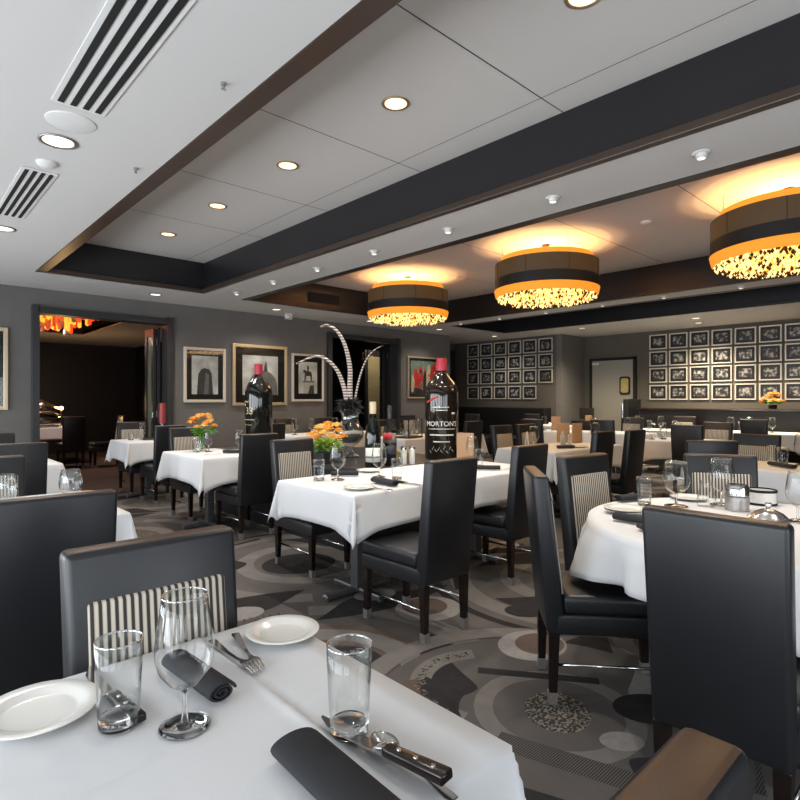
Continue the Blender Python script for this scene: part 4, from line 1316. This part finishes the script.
def feather(pts, wd, name):
    """arched barred feather in the urn's own frame (x right, z up)"""
    b = MB(); pr = []
    n = len(pts)
    P_ = [Vector((p[0], p[2] if len(p) > 2 else 0.0, p[1])) for p in pts]
    fine = []
    for i in range(n - 1):                    # Catmull-Rom
        p0, p1, p2, p3 = P_[max(0, i - 1)], P_[i], P_[i + 1], P_[min(n - 1, i + 2)]
        for k in range(8):
            t = k / 8
            fine.append(.5 * ((2 * p1) + (p2 - p0) * t + (2 * p0 - 5 * p1 + 4 * p2 - p3) * t * t + (3 * p1 - p0 - 3 * p2 + p3) * t ** 3))
    fine.append(P_[-1])
    for i, p in enumerate(fine):
        t = i / (len(fine) - 1)
        d = (fine[min(i + 1, len(fine) - 1)] - fine[max(i - 1, 0)]).normalized()
        s = Vector((-d.z, 0, d.x))
        ww = wd * (1 - .75 * t) * min(1, t * 6 + .4)
        pr.append([b.bm.verts.new(p + s * ww), b.bm.verts.new(p + Vector((0, -.006, 0))), b.bm.verts.new(p - s * ww)])
    for p, q in zip(pr, pr[1:]):
        b.bm.faces.new((p[0], q[0], q[1], p[1])); b.bm.faces.new((p[1], q[1], q[2], p[2]))
    o = b.build(name, M['feather'], ur, True)
    o.modifiers.new('t', 'SOLIDIFY').thickness = .003
feather([(.0, .5), (.0, .70), (.0, .90), (-.05, 1.12), (-.13, 1.26), (-.22, 1.315), (-.29, 1.30)], .030, 'barred_feather')
feather([(-.02, .5), (-.06, .70), (-.13, .87), (-.24, .98), (-.36, 1.0), (-.53, .93)], .026, 'barred_feather')
feather([(.04, .5), (.08, .72), (.14, .92), (.22, 1.05), (.33, 1.12)], .013, 'barred_feather')

# flowers
def rose(parent, c, r, m, rnd):
    b = MB()
    b.ball((0, 0, 0), r * .5, 1)
    for ringi, (nn, rr, el) in enumerate(((4, .55, 1.0), (5, .8, .55), (6, 1.0, .1))):
        for k_ in range(nn):
            a = 2 * PI * k_ / nn + ringi * .5 + rnd.uniform(-.2, .2)
            d = Vector((math.cos(a) * math.cos(el), math.sin(a) * math.cos(el), math.sin(el)))
            s = Vector((-math.sin(a), math.cos(a), 0))
            u = d.cross(s) * -1
            base = d * r * .25
            p = [base - s * r * .2, base + s * r * .2, d * r * rr * .8 + s * r * .5 + u * r * .15, d * r * rr + u * r * .32, d * r * rr * .8 - s * r * .5 + u * r * .15]
            b.face(p)
    o = b.build('rose', m, parent, False, fix=False)
    o.location = c
    o.modifiers.new('t', 'SOLIDIFY').thickness = .002
    return o
def leaves(parent, c, n, rad, m, rnd, nm='foliage', flat=.6):
    b = MB()
    for i in range(n):
        a = rnd.uniform(0, 2 * PI); e = rnd.uniform(-.5, .7)
        d = Vector((math.cos(a) * math.cos(e), math.sin(a) * math.cos(e), math.sin(e) * flat))
        p0 = Vector(c) + d * rad * .3; p1 = Vector(c) + d * rad * rnd.uniform(.8, 1.15)
        s = d.cross(Vector((0, 0, 1))).normalized() * rad * .2
        pm = (p0 + p1) / 2 + Vector((0, 0, rad * .12))
        b.face([p0, pm + s, p1, pm - s])
    o = b.build(nm, m, parent, fix=False)
    o.modifiers.new('t', 'SOLIDIFY').thickness = .0015
    return o
rnd = random.Random(5)
fb = empty('flower_box', (2.99, 4.20, CZ), 0, 'orange rose arrangement in a low dark box beside the striped chair', 'flowers')
b = MB(); b.box((0, 0, .05), (.22, .17, .10), .006); b.build('box', M['casing'], fb)
for i in range(17):
    a = rnd.uniform(0, 2 * PI); q = math.sqrt(rnd.random()) * .16
    rose(fb, (q * math.cos(a), q * math.sin(a), .21 + .17 * (1 - (q / .17) ** 2) + rnd.uniform(-.03, .03)), rnd.uniform(.040, .055), M['orange'] if i % 3 else M['peach'], rnd)
leaves(fb, (0, 0, .16), 46, .17, M['lime'], rnd)
leaves(fb, (0, 0, .13), 26, .14, M['leaf'], rnd)
fv = empty('rose_vase', (2.58, 5.98, TT), 0, 'small glass vase of orange roses on the left middle table', 'flowers')
b = MB(); b.lathe([(0, .002), (.04, .002), (.045, .02), (.036, .10), (.04, .15), (.038, .15), (.034, .1), (.042, .02)], 20); b.build('vase', M['glass_base'], fv, True)
b = MB()
for i in range(6): b.tube([(.01 * math.cos(i), .01 * math.sin(i), .015), (.035 * math.cos(i + 1), .035 * math.sin(i + 1), .2)], .004, 5)
b.build('stems', M['leaf'], fv, True)
for i in range(16):
    a = rnd.uniform(0, 2 * PI); q = math.sqrt(rnd.random()) * .13
    rose(fv, (q * math.cos(a), q * math.sin(a), .26 + .15 * (1 - (q / .14) ** 2) + rnd.uniform(-.02, .02)), rnd.uniform(.036, .05), M['orange'] if i % 3 else M['peach'], rnd)
leaves(fv, (.03, 0, .20), 40, .14, M['leaf'], rnd)
fr = empty('rose_bouquet', (11.72, 2.82, 1.14), 0, 'orange bouquet on the banquette ledge below the gallery wall', 'flowers')
b = MB(); b.lathe([(0, .002), (.06, .002), (.07, .07), (0, .075)], 20); b.build('bowl', M['grille'], fr, True)
for i in range(18):
    a = rnd.uniform(0, 2 * PI); q = math.sqrt(rnd.random()) * .17
    rose(fr, (q * math.cos(a), q * math.sin(a), .10 + .20 * (1 - (q / .18) ** 2)), rnd.uniform(.045, .06), M['orange'] if i % 2 else M['peach'], rnd)
leaves(fr, (0, 0, .12), 40, .15, M['leaf'], rnd)
# bud votive, shakers on the counter
vt = empty('bud_vase', (3.53, 3.78, CZ), 0, 'tiny glass cup with a yellow bloom on the counter', 'flowers')
b = MB(); b.lathe([(0, .002), (.035, .002), (.04, .05), (.037, .05), (.032, .006)], 18); b.build('cup', M['glass_base'], vt, True)
leaves(vt, (0, 0, .08), 16, .08, M['yellow'], rnd, 'petals', 1.2)
for i, (x, y, lab) in enumerate(((3.40, 3.62, 'left steel shaker on the counter beside the lettered bottle'), (3.485, 3.60, 'right steel shaker on the counter beside the lettered bottle'))):
    r = empty('shaker', (x, y, CZ), 0, lab, 'shaker', 'shakers on the counter')
    b = MB(); b.lathe([(0, 0), (.026, 0), (.026, .13), (0, .13)], 18); b.build('body', M['china'], r, True, .6)
    b = MB(); b.lathe([(.027, .13), (.027, .15), (.02, .162), (0, .165)], 18); b.build('lid', M['chrome'], r, True, .6)

# ------------------------------------------------------------------ pictures
def picture_y(name, x0, x1, z0, z1, framem, label, fw=.045, mw=.12, content=None, photom='sky_photo'):
    """framed picture on the back wall, facing -y"""
    cx, cz = (x0 + x1) / 2, (z0 + z1) / 2
    W, Hh = x1 - x0, z1 - z0
    r = empty(name, (cx, YD - .001, cz), 0, label, 'picture', 'pictures on the back wall')
    b = MB()
    for s in (-1, 1):
        b.box((s * (W / 2 - fw / 2), -.02, 0), (fw, .04, Hh), .006)
        b.box((0, -.02, s * (Hh / 2 - fw / 2)), (W - 2 * fw, .04, fw), .006)
    b.build('frame', framem, r)
    b = MB(); b.box((0, -.010, 0), (W - 2 * fw + .004, .012, Hh - 2 * fw + .004)); b.build('mount', M['mat_black'], r)
    pw, ph = W - 2 * fw - 2 * mw, Hh - 2 * fw - 2 * mw
    b = MB()
    b.use(M[photom]); b.box((0, -.018, 0), (pw, .004, ph))
    if content: content(b, pw, ph)
    b.build('print', None, r, fix=False)
    b = MB(); b.box((0, -.026, 0), (W - 2 * fw, .002, Hh - 2 * fw)); b.build('glazing', M['pane'], r)
    return r
def poly(b, m, pts, pw, ph, dy=0):
    b.use(M[m]); b.face([(p[0] * pw / 2, -.0205 - dy, p[1] * ph / 2) for p in pts])
def dome(b, pw, ph):
    pts = [(-.6, -1), (.95, -1)] + [(.18 + .78 * math.cos(t), -.55 + .8 * math.sin(t)) for t in [i * PI / 12 for i in range(0, 10)]]
    poly(b, 'print_mid', [(-.75, -1), (.98, -1)] + [(.15 + .82 * math.cos(t), -.6 + .85 * math.sin(t)) for t in [i * PI / 12 for i in range(13)]], pw, ph)
    poly(b, 'print_dark', [(.18, .2), (.40, .2), (.37, .42), (.34, .62), (.30, .78), (.26, .62), (.2, .42)], pw, ph, .0006)
def gown(b, pw, ph):
    poly(b, 'print_dark', [(-.62, -1), (.62, -1), (.50, .10), (.30, .34), (.05, .40), (-.30, .30), (-.52, .05)], pw, ph)
    poly(b, 'print_light', [(-.02, .36), (.40, .30), (.30, .52), (.20, .82), (.10, .60)], pw, ph, .0006)
    poly(b, 'print_mid', [(-.10, -1), (.25, -1), (.30, .0), (.05, .15)], pw, ph, .0006)
def rider(b, pw, ph):
    poly(b, 'print_light', [(-.55, -1), (.65, -1), (.6, -.30), (-.48, -.30)], pw, ph)
    poly(b, 'print_mid', [(-.62, -.30), (.72, -.30), (.66, -.20), (-.56, -.20)], pw, ph, .0006)
    poly(b, 'print_dark', [(-.40, -.2), (-.28, -.2), (-.20, .12), (.20, .10), (.30, -.2), (.42, -.2), (.42, .22), (.30, .40), (.05, .42), (.10, .62), (.02, .80), (-.10, .78), (-.12, .58), (-.10, .40), (-.34, .52), (-.52, .46), (-.50, .30), (-.36, .30)], pw, ph, .0008)
    poly(b, 'print_dark', [(.0, -1), (.65, -1), (.62, -.45), (.2, -.5)], pw, ph, .0006)
def fest(b, pw, ph):
    rr = random.Random(3)
    poly(b, 'canvas_dark', [(-1, -1), (1, -1), (1, -.55), (-1, -.62)], pw, ph)
    for i, (x, wd, z0, z1, mm_) in enumerate(((-.72, .16, -.5, .55, 'red'), (-.45, .17, -.6, .7, 'red'), (-.18, .12, -.7, .45, 'canvas_dark'), (.05, .16, -.5, .85, 'canvas_cream'), (.32, .22, -.4, .9, 'red'), (.62, .22, -.7, .6, 'canvas_cream'), (.86, .14, -.5, .8, 'red'), (-.9, .12, -.8, .2, 'canvas_cream'))):
        pts = [(x - wd, z0), (x - wd * .3, z0 - .1), (x + wd * .6, z0), (x + wd, (z0 + z1) / 2 + .1), (x + wd * .5, z1 - .15), (x + wd * .15, z1), (x - wd * .4, z1 - .1), (x - wd * .9, (z0 + z1) / 2)]
        poly(b, mm_, [(max(-.98, min(.98, p[0])), p[1]) for p in pts], pw, ph, .0006 + .0004 * i)
    for i in range(12):
        x, z = rr.uniform(-.9, .8), rr.uniform(-.8, .8); s = rr.uniform(.05, .11)
        poly(b, rr.choice(['canvas_cream', 'red', 'canvas_dark', 'canvas_teal']), [(x, z), (x + s, z + .02), (x + s * .8, z + s * 2), (x - s * .2, z + s * 1.5)], pw, ph, .005)
picture_y('framed_picture', .25, 1.19, 1.18, 2.23, M['champagne'], 'gold-framed dark picture cut off by the left edge', .05, .10, None, 'print_dark')
picture_y('framed_picture', 3.44, 4.13, 1.265, 2.135, M['silver_frame'], 'silver-framed monochrome print left of the black display bottle', .045, .085, gown)
picture_y('framed_picture', 4.25, 5.28, 1.21, 2.24, M['champagne'], 'largest monochrome print, dome with statue, behind the display bottle', .05, .13, dome)
picture_y('framed_picture', 5.38, 6.07, 1.275, 2.14, M['silver_frame'], 'silver-framed monochrome print of a mounted rider statue', .04, .105, rider)
picture_y('framed_picture', 8.24, 9.47, 1.33, 2.24, M['champagne'], 'colourful red and green figure painting left of the lettered bottle', .035, .055, fest, 'canvas_teal')

def b_small():
    """small frame facing -x, wall at x = 0, wide along y"""
    W, Hh, fw = .365, .315, .024
    r = empty('small_frame')
    b = MB()
    for s in (-1, 1):
        b.box((-.014, s * (W / 2 - fw / 2), 0), (.028, fw, Hh), .003, 1)
        b.box((-.014, 0, s * (Hh / 2 - fw / 2)), (.028, W - 2 * fw, fw), .003, 1)
    b.build('frame', M['silver_frame'], r)
    b = MB(); b.box((-.007, 0, 0), (.010, W - 2 * fw + .002, Hh - 2 * fw + .002)); b.build('mount', M['mat_black'], r)
    b = MB(); b.box((-.0135, 0, 0), (.003, W - 2 * fw - .10, Hh - 2 * fw - .10)); b.build('photograph', M['photo'], r)
    return r
SF = Kind(b_small)
ORD = ['first', 'second', 'third', 'fourth', 'fifth', 'sixth', 'seventh', 'eighth']
ROW = ['top', 'second', 'third', 'bottom']
for c_ in range(7):
    y = 5.03 - c_ * .412
    for r_, z in enumerate((2.54, 2.18, 1.825, 1.46)):
        SF.put((XR - .001, y, z), 0, '%s frame from the left, %s row, gallery wall right of the door' % (ORD[c_], ROW[r_]), 'picture', 'small frames right of the grey door')
for c_ in range(6):
    y = 9.30 - c_ * .429
    for r_, z in enumerate((2.56, 2.20, 1.85, 1.475)):
        if c_ == 5 and r_ == 3: continue
        SF.put((XR2 - .001, y, z), 0, '%s frame from the left, %s row, far wall left of the door' % (ORD[c_], ROW[r_]), 'picture', 'small frames on the far wall')

# ------------------------------------------------------------------ chandeliers
def b_chand():
    r = empty('drum_chandelier')                    # origin at the ceiling
    b = MB()
    for a in range(3):
        q = a * 2 * PI / 3
        b.tube([(.52 * math.cos(q), .52 * math.sin(q), 0), (.52 * math.cos(q), .52 * math.sin(q), -.18)], .003, 6)
    b.lathe([(0, 0), (.05, 0), (.05, -.012), (0, -.012)], 24)
    b.build('mounting', M['drum_band'], r)
    b = MB(); b.lathe([(.545, -.165), (.545, -.61), (.540, -.61), (.540, -.165)], 72); b.build('liner', M['amber'], r, True, .6)
    b = MB()
    b.use(M['drum']); b.lathe([(.615, -.24), (.615, -.455)], 72)
    b.use(M['drum_band']); b.lathe([(.617, -.43), (.617, -.555), (.611, -.555), (.611, -.24), (.615, -.24)], 72)
    for k_ in range(8):
        a = 2 * PI * k_ / 8 + .2
        b.box((.617 * math.cos(a), .617 * math.sin(a), -.335), (.004, .004, .19))
    b.build('shade', None, r, True, .6)
    b = MB(); b.lathe([(.612, -.551), (.624, -.555), (.606, -.632), (.585, -.642), (.55, -.635)], 72); b.build('lower_rim', M['amber'], r, True)
    b = MB(); b.lathe([(.56, -.61), (.46, -.62), (.0, -.63)], 48); b.build('diffuser', M['diffuser'], r, True)
    rr = random.Random(8)
    b = MB()
    for i in range(900):
        a = rr.uniform(0, 2 * PI); q = math.sqrt(rr.random())
        if i % 3 == 0: q = .9 + .1 * rr.random()
        rad = .585 * q
        z = -.642 - .065 * (1 - q ** 4) * rr.uniform(.5, 1.0) - rr.uniform(-.015, .02)
        b.use(M['crystal'] if rr.random() < .60 else M['crystal_dark'])
        s = rr.uniform(.010, .017)
        c = (rad * math.cos(a), rad * math.sin(a), z)
        v = [b.bm.verts.new((c[0] + dx * s, c[1] + dy * s, c[2] + dz * s * 1.5)) for dx, dy, dz in ((1, 0, 0), (0, 1, 0), (-1, 0, 0), (0, -1, 0), (0, 0, 1), (0, 0, -1))]
        for t in ((0, 1, 4), (1, 2, 4), (2, 3, 4), (3, 0, 4), (1, 0, 5), (2, 1, 5), (3, 2, 5), (0, 3, 5)):
            f = b.bm.faces.new([v[i_] for i_ in t]); f.material_index = b.cur
    o = b.build('crystal_drops', None, r, fix=False); o['kind'] = 'stuff'
    l = bpy.data.lights.new('uplight', 'POINT'); l.energy = 14.0; l.color = (1.0, .72, .38); l.shadow_soft_size = .02
    lo = bpy.data.objects.new('uplight', l); COL.objects.link(lo); lo.parent = r; lo.location = (0, 0, -.418)
    l = bpy.data.lights.new('uplight', 'POINT'); l.energy = 18.0; l.color = (1.0, .68, .33); l.shadow_soft_size = .02
    lo = bpy.data.objects.new('uplight', l); COL.objects.link(lo); lo.parent = r; lo.location = (0, 0, -.57)
    l = bpy.data.lights.new('downlight', 'AREA'); l.shape = 'DISK'; l.size = 1.0; l.energy = 12.0; l.color = (1.0, .68, .36)
    lo = bpy.data.objects.new('downlight', l); COL.objects.link(lo); lo.parent = r; lo.location = (0, 0, -.73)
    return r
CHN = Kind(b_chand)
CHN.put((5.95, 6.24, ZT), 0, 'farthest drum chandelier, above the feathered urn', 'chandelier', 'drum chandeliers')
CHN.put((5.95, 3.80, ZT), 0, 'middle drum chandelier with black band and crystals', 'chandelier', 'drum chandeliers')
CHN.put((5.95, 1.31, ZT), 0, 'nearest drum chandelier, at the right edge of picture', 'chandelier', 'drum chandeliers')

# ------------------------------------------------------------------ downlights and ceiling fittings
def lamp_child(r, energy, size, blend, color, z=-.012):
    l = bpy.data.lights.new('lamp', 'SPOT'); l.energy = energy * LAMP; l.color = color
    l.spot_size = math.radians(size); l.spot_blend = blend; l.shadow_soft_size = .04
    lo = bpy.data.objects.new('lamp', l); COL.objects.link(lo); lo.parent = r; lo.location = (0, 0, z)
def b_down():
    r = empty('downlight')
    b = MB(); b.lathe([(.072, -.001), (.088, -.001), (.090, -.006), (.078, -.009), (.070, -.004)], 32); b.build('trim_ring', M['gold_trim'], r, True)
    b = MB(); b.lathe([(0, -.002), (.071, -.002), (.071, -.003), (0, -.003)], 32); b.build('bulb', M['bulb'], r)
    lamp_child(r, 26, 120, .8, (1.0, .90, .78))
    return r
DL = Kind(b_down)
for i, y in enumerate((1.33, 2.63, 3.92, 5.20, 6.48)):
    DL.put((2.40, y, ZT), 0, ['nearest', 'second', 'third', 'fourth', 'farthest'][i] + ' warm downlight in the left coffered tray', 'ceiling light', 'downlights in the left tray')
def b_down2():
    r = empty('downlight')
    b = MB(); b.lathe([(.080, -.001), (.098, -.001), (.100, -.006), (.088, -.010), (.078, -.004)], 32); b.build('trim_ring', M['cap'], r, True)
    b = MB(); b.lathe([(0, -.002), (.079, -.002), (.079, -.003), (0, -.003)], 32); b.build('bulb', M['bulb_soft'], r)
    lamp_child(r, 24, 140, .9, (1.0, .92, .82))
    return r
DL2 = Kind(b_down2)
DL2.put((.735, 3.64, ZS), 0, 'round downlight between the two slot vents', 'ceiling light', 'downlights in the white soffit')
DL2.put((.76, 5.82, ZS), 0, 'round downlight cut by the left edge past the small vent', 'ceiling light', 'downlights in the white soffit')
for i, (x, lab) in enumerate(((2.81, 'above the doorway'), (4.72, 'above the largest monochrome print'), (6.70, 'above the second opening'), (8.58, 'above the colourful painting'), (10.45, 'before the far framed wall'))):
    DL2.put((x, 8.05, ZS), 0, 'flat downlight in the end soffit %s' % lab, 'ceiling light', 'downlights in the end soffit', (.85, .85, 1))
def b_down3():
    r = b_down2()
    for c in r.children:
        if c.type == 'LIGHT': c.data.energy = 120 * LAMP; c.data.color = (1.0, .83, .60)
    return r
DL3 = Kind(b_down3)
for x, y, lab in ((10.57, 5.9, 'flat downlight before the grey door'), (10.77, 3.78, 'nearer flat downlight in front of the gallery wall'), (11.48, 3.98, 'farther flat downlight in front of the gallery wall'), (11.0, 2.2, 'flat downlight over the right end of the gallery wall')):
    DL3.put((x, y, ZS), 0, lab, 'ceiling light', 'downlights by the gallery wall', (.85, .85, 1))
def b_eye():
    r = empty('accent_light')
    b = MB(); b.lathe([(.0, -.001), (.052, -.001), (.054, -.004), (.040, -.008), (.030, -.006)], 24); b.build('trim_ring', M['white'], r, True)
    b = MB(); b.lathe([(.030, -.004), (.033, -.02), (.028, -.034), (.022, -.036)], 20); b.build('eyeball', M['white'], r, True)
    b = MB(); b.lathe([(0, -.034), (.022, -.035), (.0, -.036)], 16); b.build('bulb', M['bulb_soft'], r)
    lamp_child(r, 16, 120, .8, (1.0, .91, .80), -.045)
    return r
EYE = Kind(b_eye)
for i, y in enumerate((.22, 1.22, 2.22, 3.24, 4.22, 5.20, 6.15, 7.13)):
    EYE.put((3.565, y, ZS), 0, '%s small accent light from the near end, beam left of the chandeliers' % ORD[i], 'ceiling light', 'accent lights left of the chandeliers')
for i, y in enumerate((1.3, 2.31, 3.28, 4.2, 5.2, 6.15, 7.07)):
    EYE.put((8.14, y, ZS), 0, '%s small accent light from the near end, beam right of the chandeliers' % ORD[i], 'ceiling light', 'accent lights right of the chandeliers')
def vent(x0, x1, y0, y1, label):
    r = empty('slot_vent', ((x0 + x1) / 2, (y0 + y1) / 2, ZS), 0, label, 'vent', 'slot vents')
    W, L = x1 - x0, y1 - y0
    b = MB(); b.box((0, 0, -.004), (W + .02, L + .05, .006), .002); b.build('plate', M['white'], r)
    sw = W / 4.0
    for i in range(4):
        b = MB(); b.box((-W / 2 + sw * (i + .5), 0, -.009), (sw * .50, L, .003)); b.build('slot', M['grille'], r)
vent(.615, .835, 1.2, 3.13, 'large slot vent with four black slots, nearest')
vent(.655, .835, 4.20, 5.36, 'smaller slot vent at the left edge')
b = MB(); b.lathe([(0, -.010), (.10, -.009), (.118, -.004), (.120, -.0), (0, 0)], 40)
o = b.build('ceiling_speaker', M['white'], None, True, .5); o.location = (.735, 3.345, ZS - .0005); tag(o, 'flat white round speaker beside the large slot vent', 'speaker')
for i, (x, y, z, lab) in enumerate(((.75, 4.02, ZS, 'small white disc between downlight and small vent'), (5.95, 2.58, ZT, 'white smoke detector between the two nearest chandeliers'))):
    b = MB(); b.lathe([(0, -.030), (.035, -.028), (.055, -.014), (.058, 0), (0, 0)], 28)
    o = b.build('smoke_detector', M['white'], None, True, .6); o.location = (x, y, z - .0005); tag(o, lab, 'detector', None)
def b_clip():
    b = MB()
    b.lathe([(0, 0), (.012, 0), (.012, -.012), (.006, -.014), (.004, -.028), (0, -.028)], 12)
    b.box((0, 0, -.030), (.022, .006, .006))
    return b.build('ceiling_hook', M['cap'], None, True, .6)
CL = Kind(b_clip)
CL.put((1.16, 2.45, ZS - .0005), 0, 'small metal hook near the tray edge, nearer one', 'hook', 'ceiling hooks')
CL.put((1.18, 3.73, ZS - .0005), .6, 'small metal hook near the tray edge, farther one', 'hook', 'ceiling hooks')
r = empty('motion_sensor', (5.1, 8.30, ZS), 0, 'small white sensor box on the end soffit above the pictures', 'sensor')
b = MB(); b.box((0, 0, -.05), (.11, .08, .10), .012); b.build('housing', M['white'], r)
b = MB(); b.ball((0, -.035, -.07), .03, 2); b.build('lens', M['bulb_soft'] if False else M['paper'], r, True)
b = MB(); b.box((0, 0, 0), (.62, .006, .16)); 
for k_ in range(5): b.box((0, -.005, -.06 + .03 * k_), (.6, .006, .008))
o = b.build('air_grille', M['grille']); o.location = (5.35, 7.615, 2.97); tag(o, 'black air grille in the chandelier tray end wall', 'vent')

# ------------------------------------------------------------------ banquettes and right-hand side
r = empty('banquette', (11.75, 3.0, 0), 0, 'long dark banquette under the gallery wall', 'banquette')
b = MB(); b.box((0.12, 0, .55), (.62, 4.3, 1.10), .01); b.build('back', M['vinyl'], r)
b = MB(); b.box((.10, 0, 1.118), (.68, 4.36, .035), .006); b.build('ledge', M['shelf_gloss'], r)
b = MB(); b.box((-.28, 0, .45), (.30, 4.2, .12), .04, 3); b.build('cushion', M['vinyl'], r, True, .8)
b = MB(); b.box((-.26, 0, .2), (.26, 4.2, .39)); b.build('plinth', M['grille'], r)
r = empty('end_board', (11.72, 5.50, 0), 0, 'dark end panel of the banquette in front of the grey door', 'panel')
b = MB(); b.box((0, -.12, .66), (.62, .10, 1.32), .01); b.box((.25, -.0, .66), (.08, .36, 1.32), .01); b.build('board', M['fascia'], r)
b = MB(); b.box((-.2, .0, 1.02), (.05, .05, .42), .01); b.build('post', M['chrome'], r)
r = empty('banquette', (10.98, 8.45, 0), 0, 'dark banquette below the far framed wall', 'banquette')
b = MB(); b.box((.06, 0, .56), (.28, 2.9, 1.12), .02, 2); b.build('back', M['vinyl'], r)
b = MB(); b.box((-.20, 0, .40), (.34, 2.8, .14), .04, 3); b.build('cushion', M['vinyl'], r, True, .8)
b = MB(); b.box((-.18, 0, .17), (.3, 2.8, .32)); b.build('plinth', M['grille'], r)
r = empty('host_station', (11.6, 6.35, 0), 0, 'dark service stand with screen in the corner left of the grey door', 'stand')
b = MB(); b.box((0, 0, .42), (.5, .5, .84), .01); b.build('cabinet', M['fascia'], r)
b = MB(); b.box((-.02, 0, 1.0), (.04, .34, .24), .01); s_ = b.build('screen', M['grille'], r)
b = MB(); b.box((.02, 0, .87), (.05, .05, .08)); b.build('stand', M['cap'], s_)
b = MB(); b.box((-.15, -.12, .90), (.1, .12, .12), .006); b.build('printer', M['menu'], r)

# ------------------------------------------------------------------ doorway rooms
def leaf(name, x, y0, y1, z1, label, glassm):
    r = empty(name, (x, (y0 + y1) / 2, 0), 0, label, 'door', 'folded glass doors')
    L = y1 - y0
    b = MB()
    for s in (-1, 1): b.box((0, s * (L / 2 - .045), z1 / 2 + .01), (.045, .09, z1 - .02), .003)
    b.box((0, 0, z1 - .06), (.045, L - .18, .10)); b.box((0, 0, .12), (.045, L - .18, .2))
    b.build('frame', M['fascia'], r)
    b = MB(); b.box((0, 0, z1 / 2 + .05), (.012, L - .18, z1 - .32)); b.build('glass_panel', glassm, r)
    for z in (z1 - .22, z1 * .45, .4):
        b = MB(); b.box((-.028, -L / 2 + .03, z), (.018, .035, .10), .003); b.build('hinge', M['chrome'], r)
leaf('folding_door', 3.135, 8.84, 9.22, 2.42, 'outer leaf of the folded glass door at the doorway', M['green_glass'])
leaf('folding_door', 3.075, 8.84, 9.22, 2.40, 'inner leaf of the folded glass door at the doorway', M['green_glass'])
leaf('folding_door', 7.86, 8.84, 9.10, 2.45, 'folded glass door leaf at the second opening', M['casing'])
r = empty('glass_screen', (8.45, 9.9, 0), 0, 'khaki glass screen inside the second opening', 'screen')
b = MB(); b.box((0, 0, 1.2), (.60, .03, 2.2)); b.build('panel', M['curtain'], r)
b = MB()
for s in (-1, 1): b.box((s * .34, 0, 1.22), (.09, .06, 2.44))
b.box((0, 0, 2.38), (.68, .06, .12)); b.build('frame', M['fascia'], r)
r = empty('exit_sign', (8.2, 9.95, 2.3), 0, 'small red glowing sign inside the second opening', 'sign')
b = MB(); b.box((0, 0, 0), (.34, .04, .18), .005); b.build('housing', M['grille'], r)
b = MB()
for z in (-.06, .06): b.box((0, -.022, z), (.28, .006, .022))
b.box((.12, -.022, 0), (.03, .006, .1))
b.build('lit_border', M['red_glow'], r)

# orange glass chandelier beyond the doorway
rr = random.Random(2)
r = empty('glass_chandelier', (1.95, 10.7, 3.02), 0, 'orange and red glass rod chandelier beyond the doorway', 'chandelier')
b = MB(); b.box((0, 0, -.02), (1.3, 2.6, .04)); b.build('canopy', M['fascia'], r)
for nm, mm_, cnt in (('orange_rods', 'orange_glow', 95), ('red_rods', 'red_glow', 70), ('clear_rods', 'white', 60)):
    b = MB()
    for i in range(cnt):
        x, y = rr.uniform(-.62, .62), rr.uniform(-1.25, 1.25)
        L = rr.uniform(.25, .52)
        b.lathe([(.0, -.04), (.012, -.05), (.026, -L * .5), (.03, -L), (0, -L - .02)], 7, (x, y, 0))
    o = b.build(nm, M[mm_], r, True); o['kind'] = 'stuff'
# buffet things
BZ = TT
r = empty('chafing_dish', (2.35, 13.1, BZ), 0, 'steel chafing dish glowing under a heat lamp beyond the doorway', 'chafing dish')
b = MB(); b.box((0, 0, .12), (.62, .38, .16), .02); b.build('pan', M['steel'], r, True, .6)
b = MB(); b.tube([(-.30, 0, .24), (-.29, 0, .28), (0, 0, .40), (.29, 0, .28), (.30, 0, .24)], [.02, .1, .16, .1, .02], 16); b.build('lid', M['copper'], r, True)
b = MB()
for sx in (-1, 1):
    for sy in (-1, 1): b.box((sx * .26, sy * .15, .02), (.03, .03, .05))
b.build('feet', M['steel'], r)
r = empty('heat_lamp', (2.72, 13.2, BZ), 0, 'small bright heat lamp beside the chafing dish', 'lamp')
b = MB(); b.lathe([(0, 0), (.06, 0), (.06, .02), (.012, .03), (.012, .33)], 14); b.build('stand', M['steel'], r, True, .6)
b = MB(); b.ball((0, 0, .37), .045, 2); b.build('bulb', M['heat'], r, True)
l = bpy.data.lights.new('lamp', 'POINT'); l.energy = 6 * LAMP; l.color = (1, .6, .25); l.shadow_soft_size = .05
lo = bpy.data.objects.new('lamp', l); COL.objects.link(lo); lo.parent = r; lo.location = (0, -.08, .42)
for i, (x, y, lab) in enumerate(((1.72, 12.9, 'left bottle on the buffet beyond the doorway'), (1.86, 13.0, 'right bottle on the buffet beyond the doorway'))):
    rb = bottle('buffet_bottle', (x, y, BZ), wine_prof(.34, .04), M['bottle'], lab, [(.014, .26), (.0145, .26), (.0145, .335), (0, .342)], M['foil_red'])
    rb['group'] = 'bottles on the buffet'
r = empty('pillar_candle', (2.93, 8.13, TT), 0, 'tall red cylinder candle beside the folded glass door', 'candle')
b = MB(); b.lathe([(0, 0), (.055, 0), (.055, .02), (.012, .04), (.012, .20), (.045, .215), (0, .215)], 20); b.build('holder', M['steel'], r, True, .6)
b = MB(); b.lathe([(0, .216), (.045, .216), (.045, .50), (.03, .505), (0, .503)], 24); b.build('candle', M['red_candle'], r, True, .6)
# dim light of the dining room beyond
area_light('dining_room_light', (2.1, 12.0, 2.62), (0, 0, 0), .6, .6, 22, (1.0, .90, .80))
area_light('lounge_fill', (8.3, 9.35, 2.55), (0, 0, 0), .4, .4, 9, (1.0, .85, .62))  # unseen fill lamp, added to brighten the khaki screen
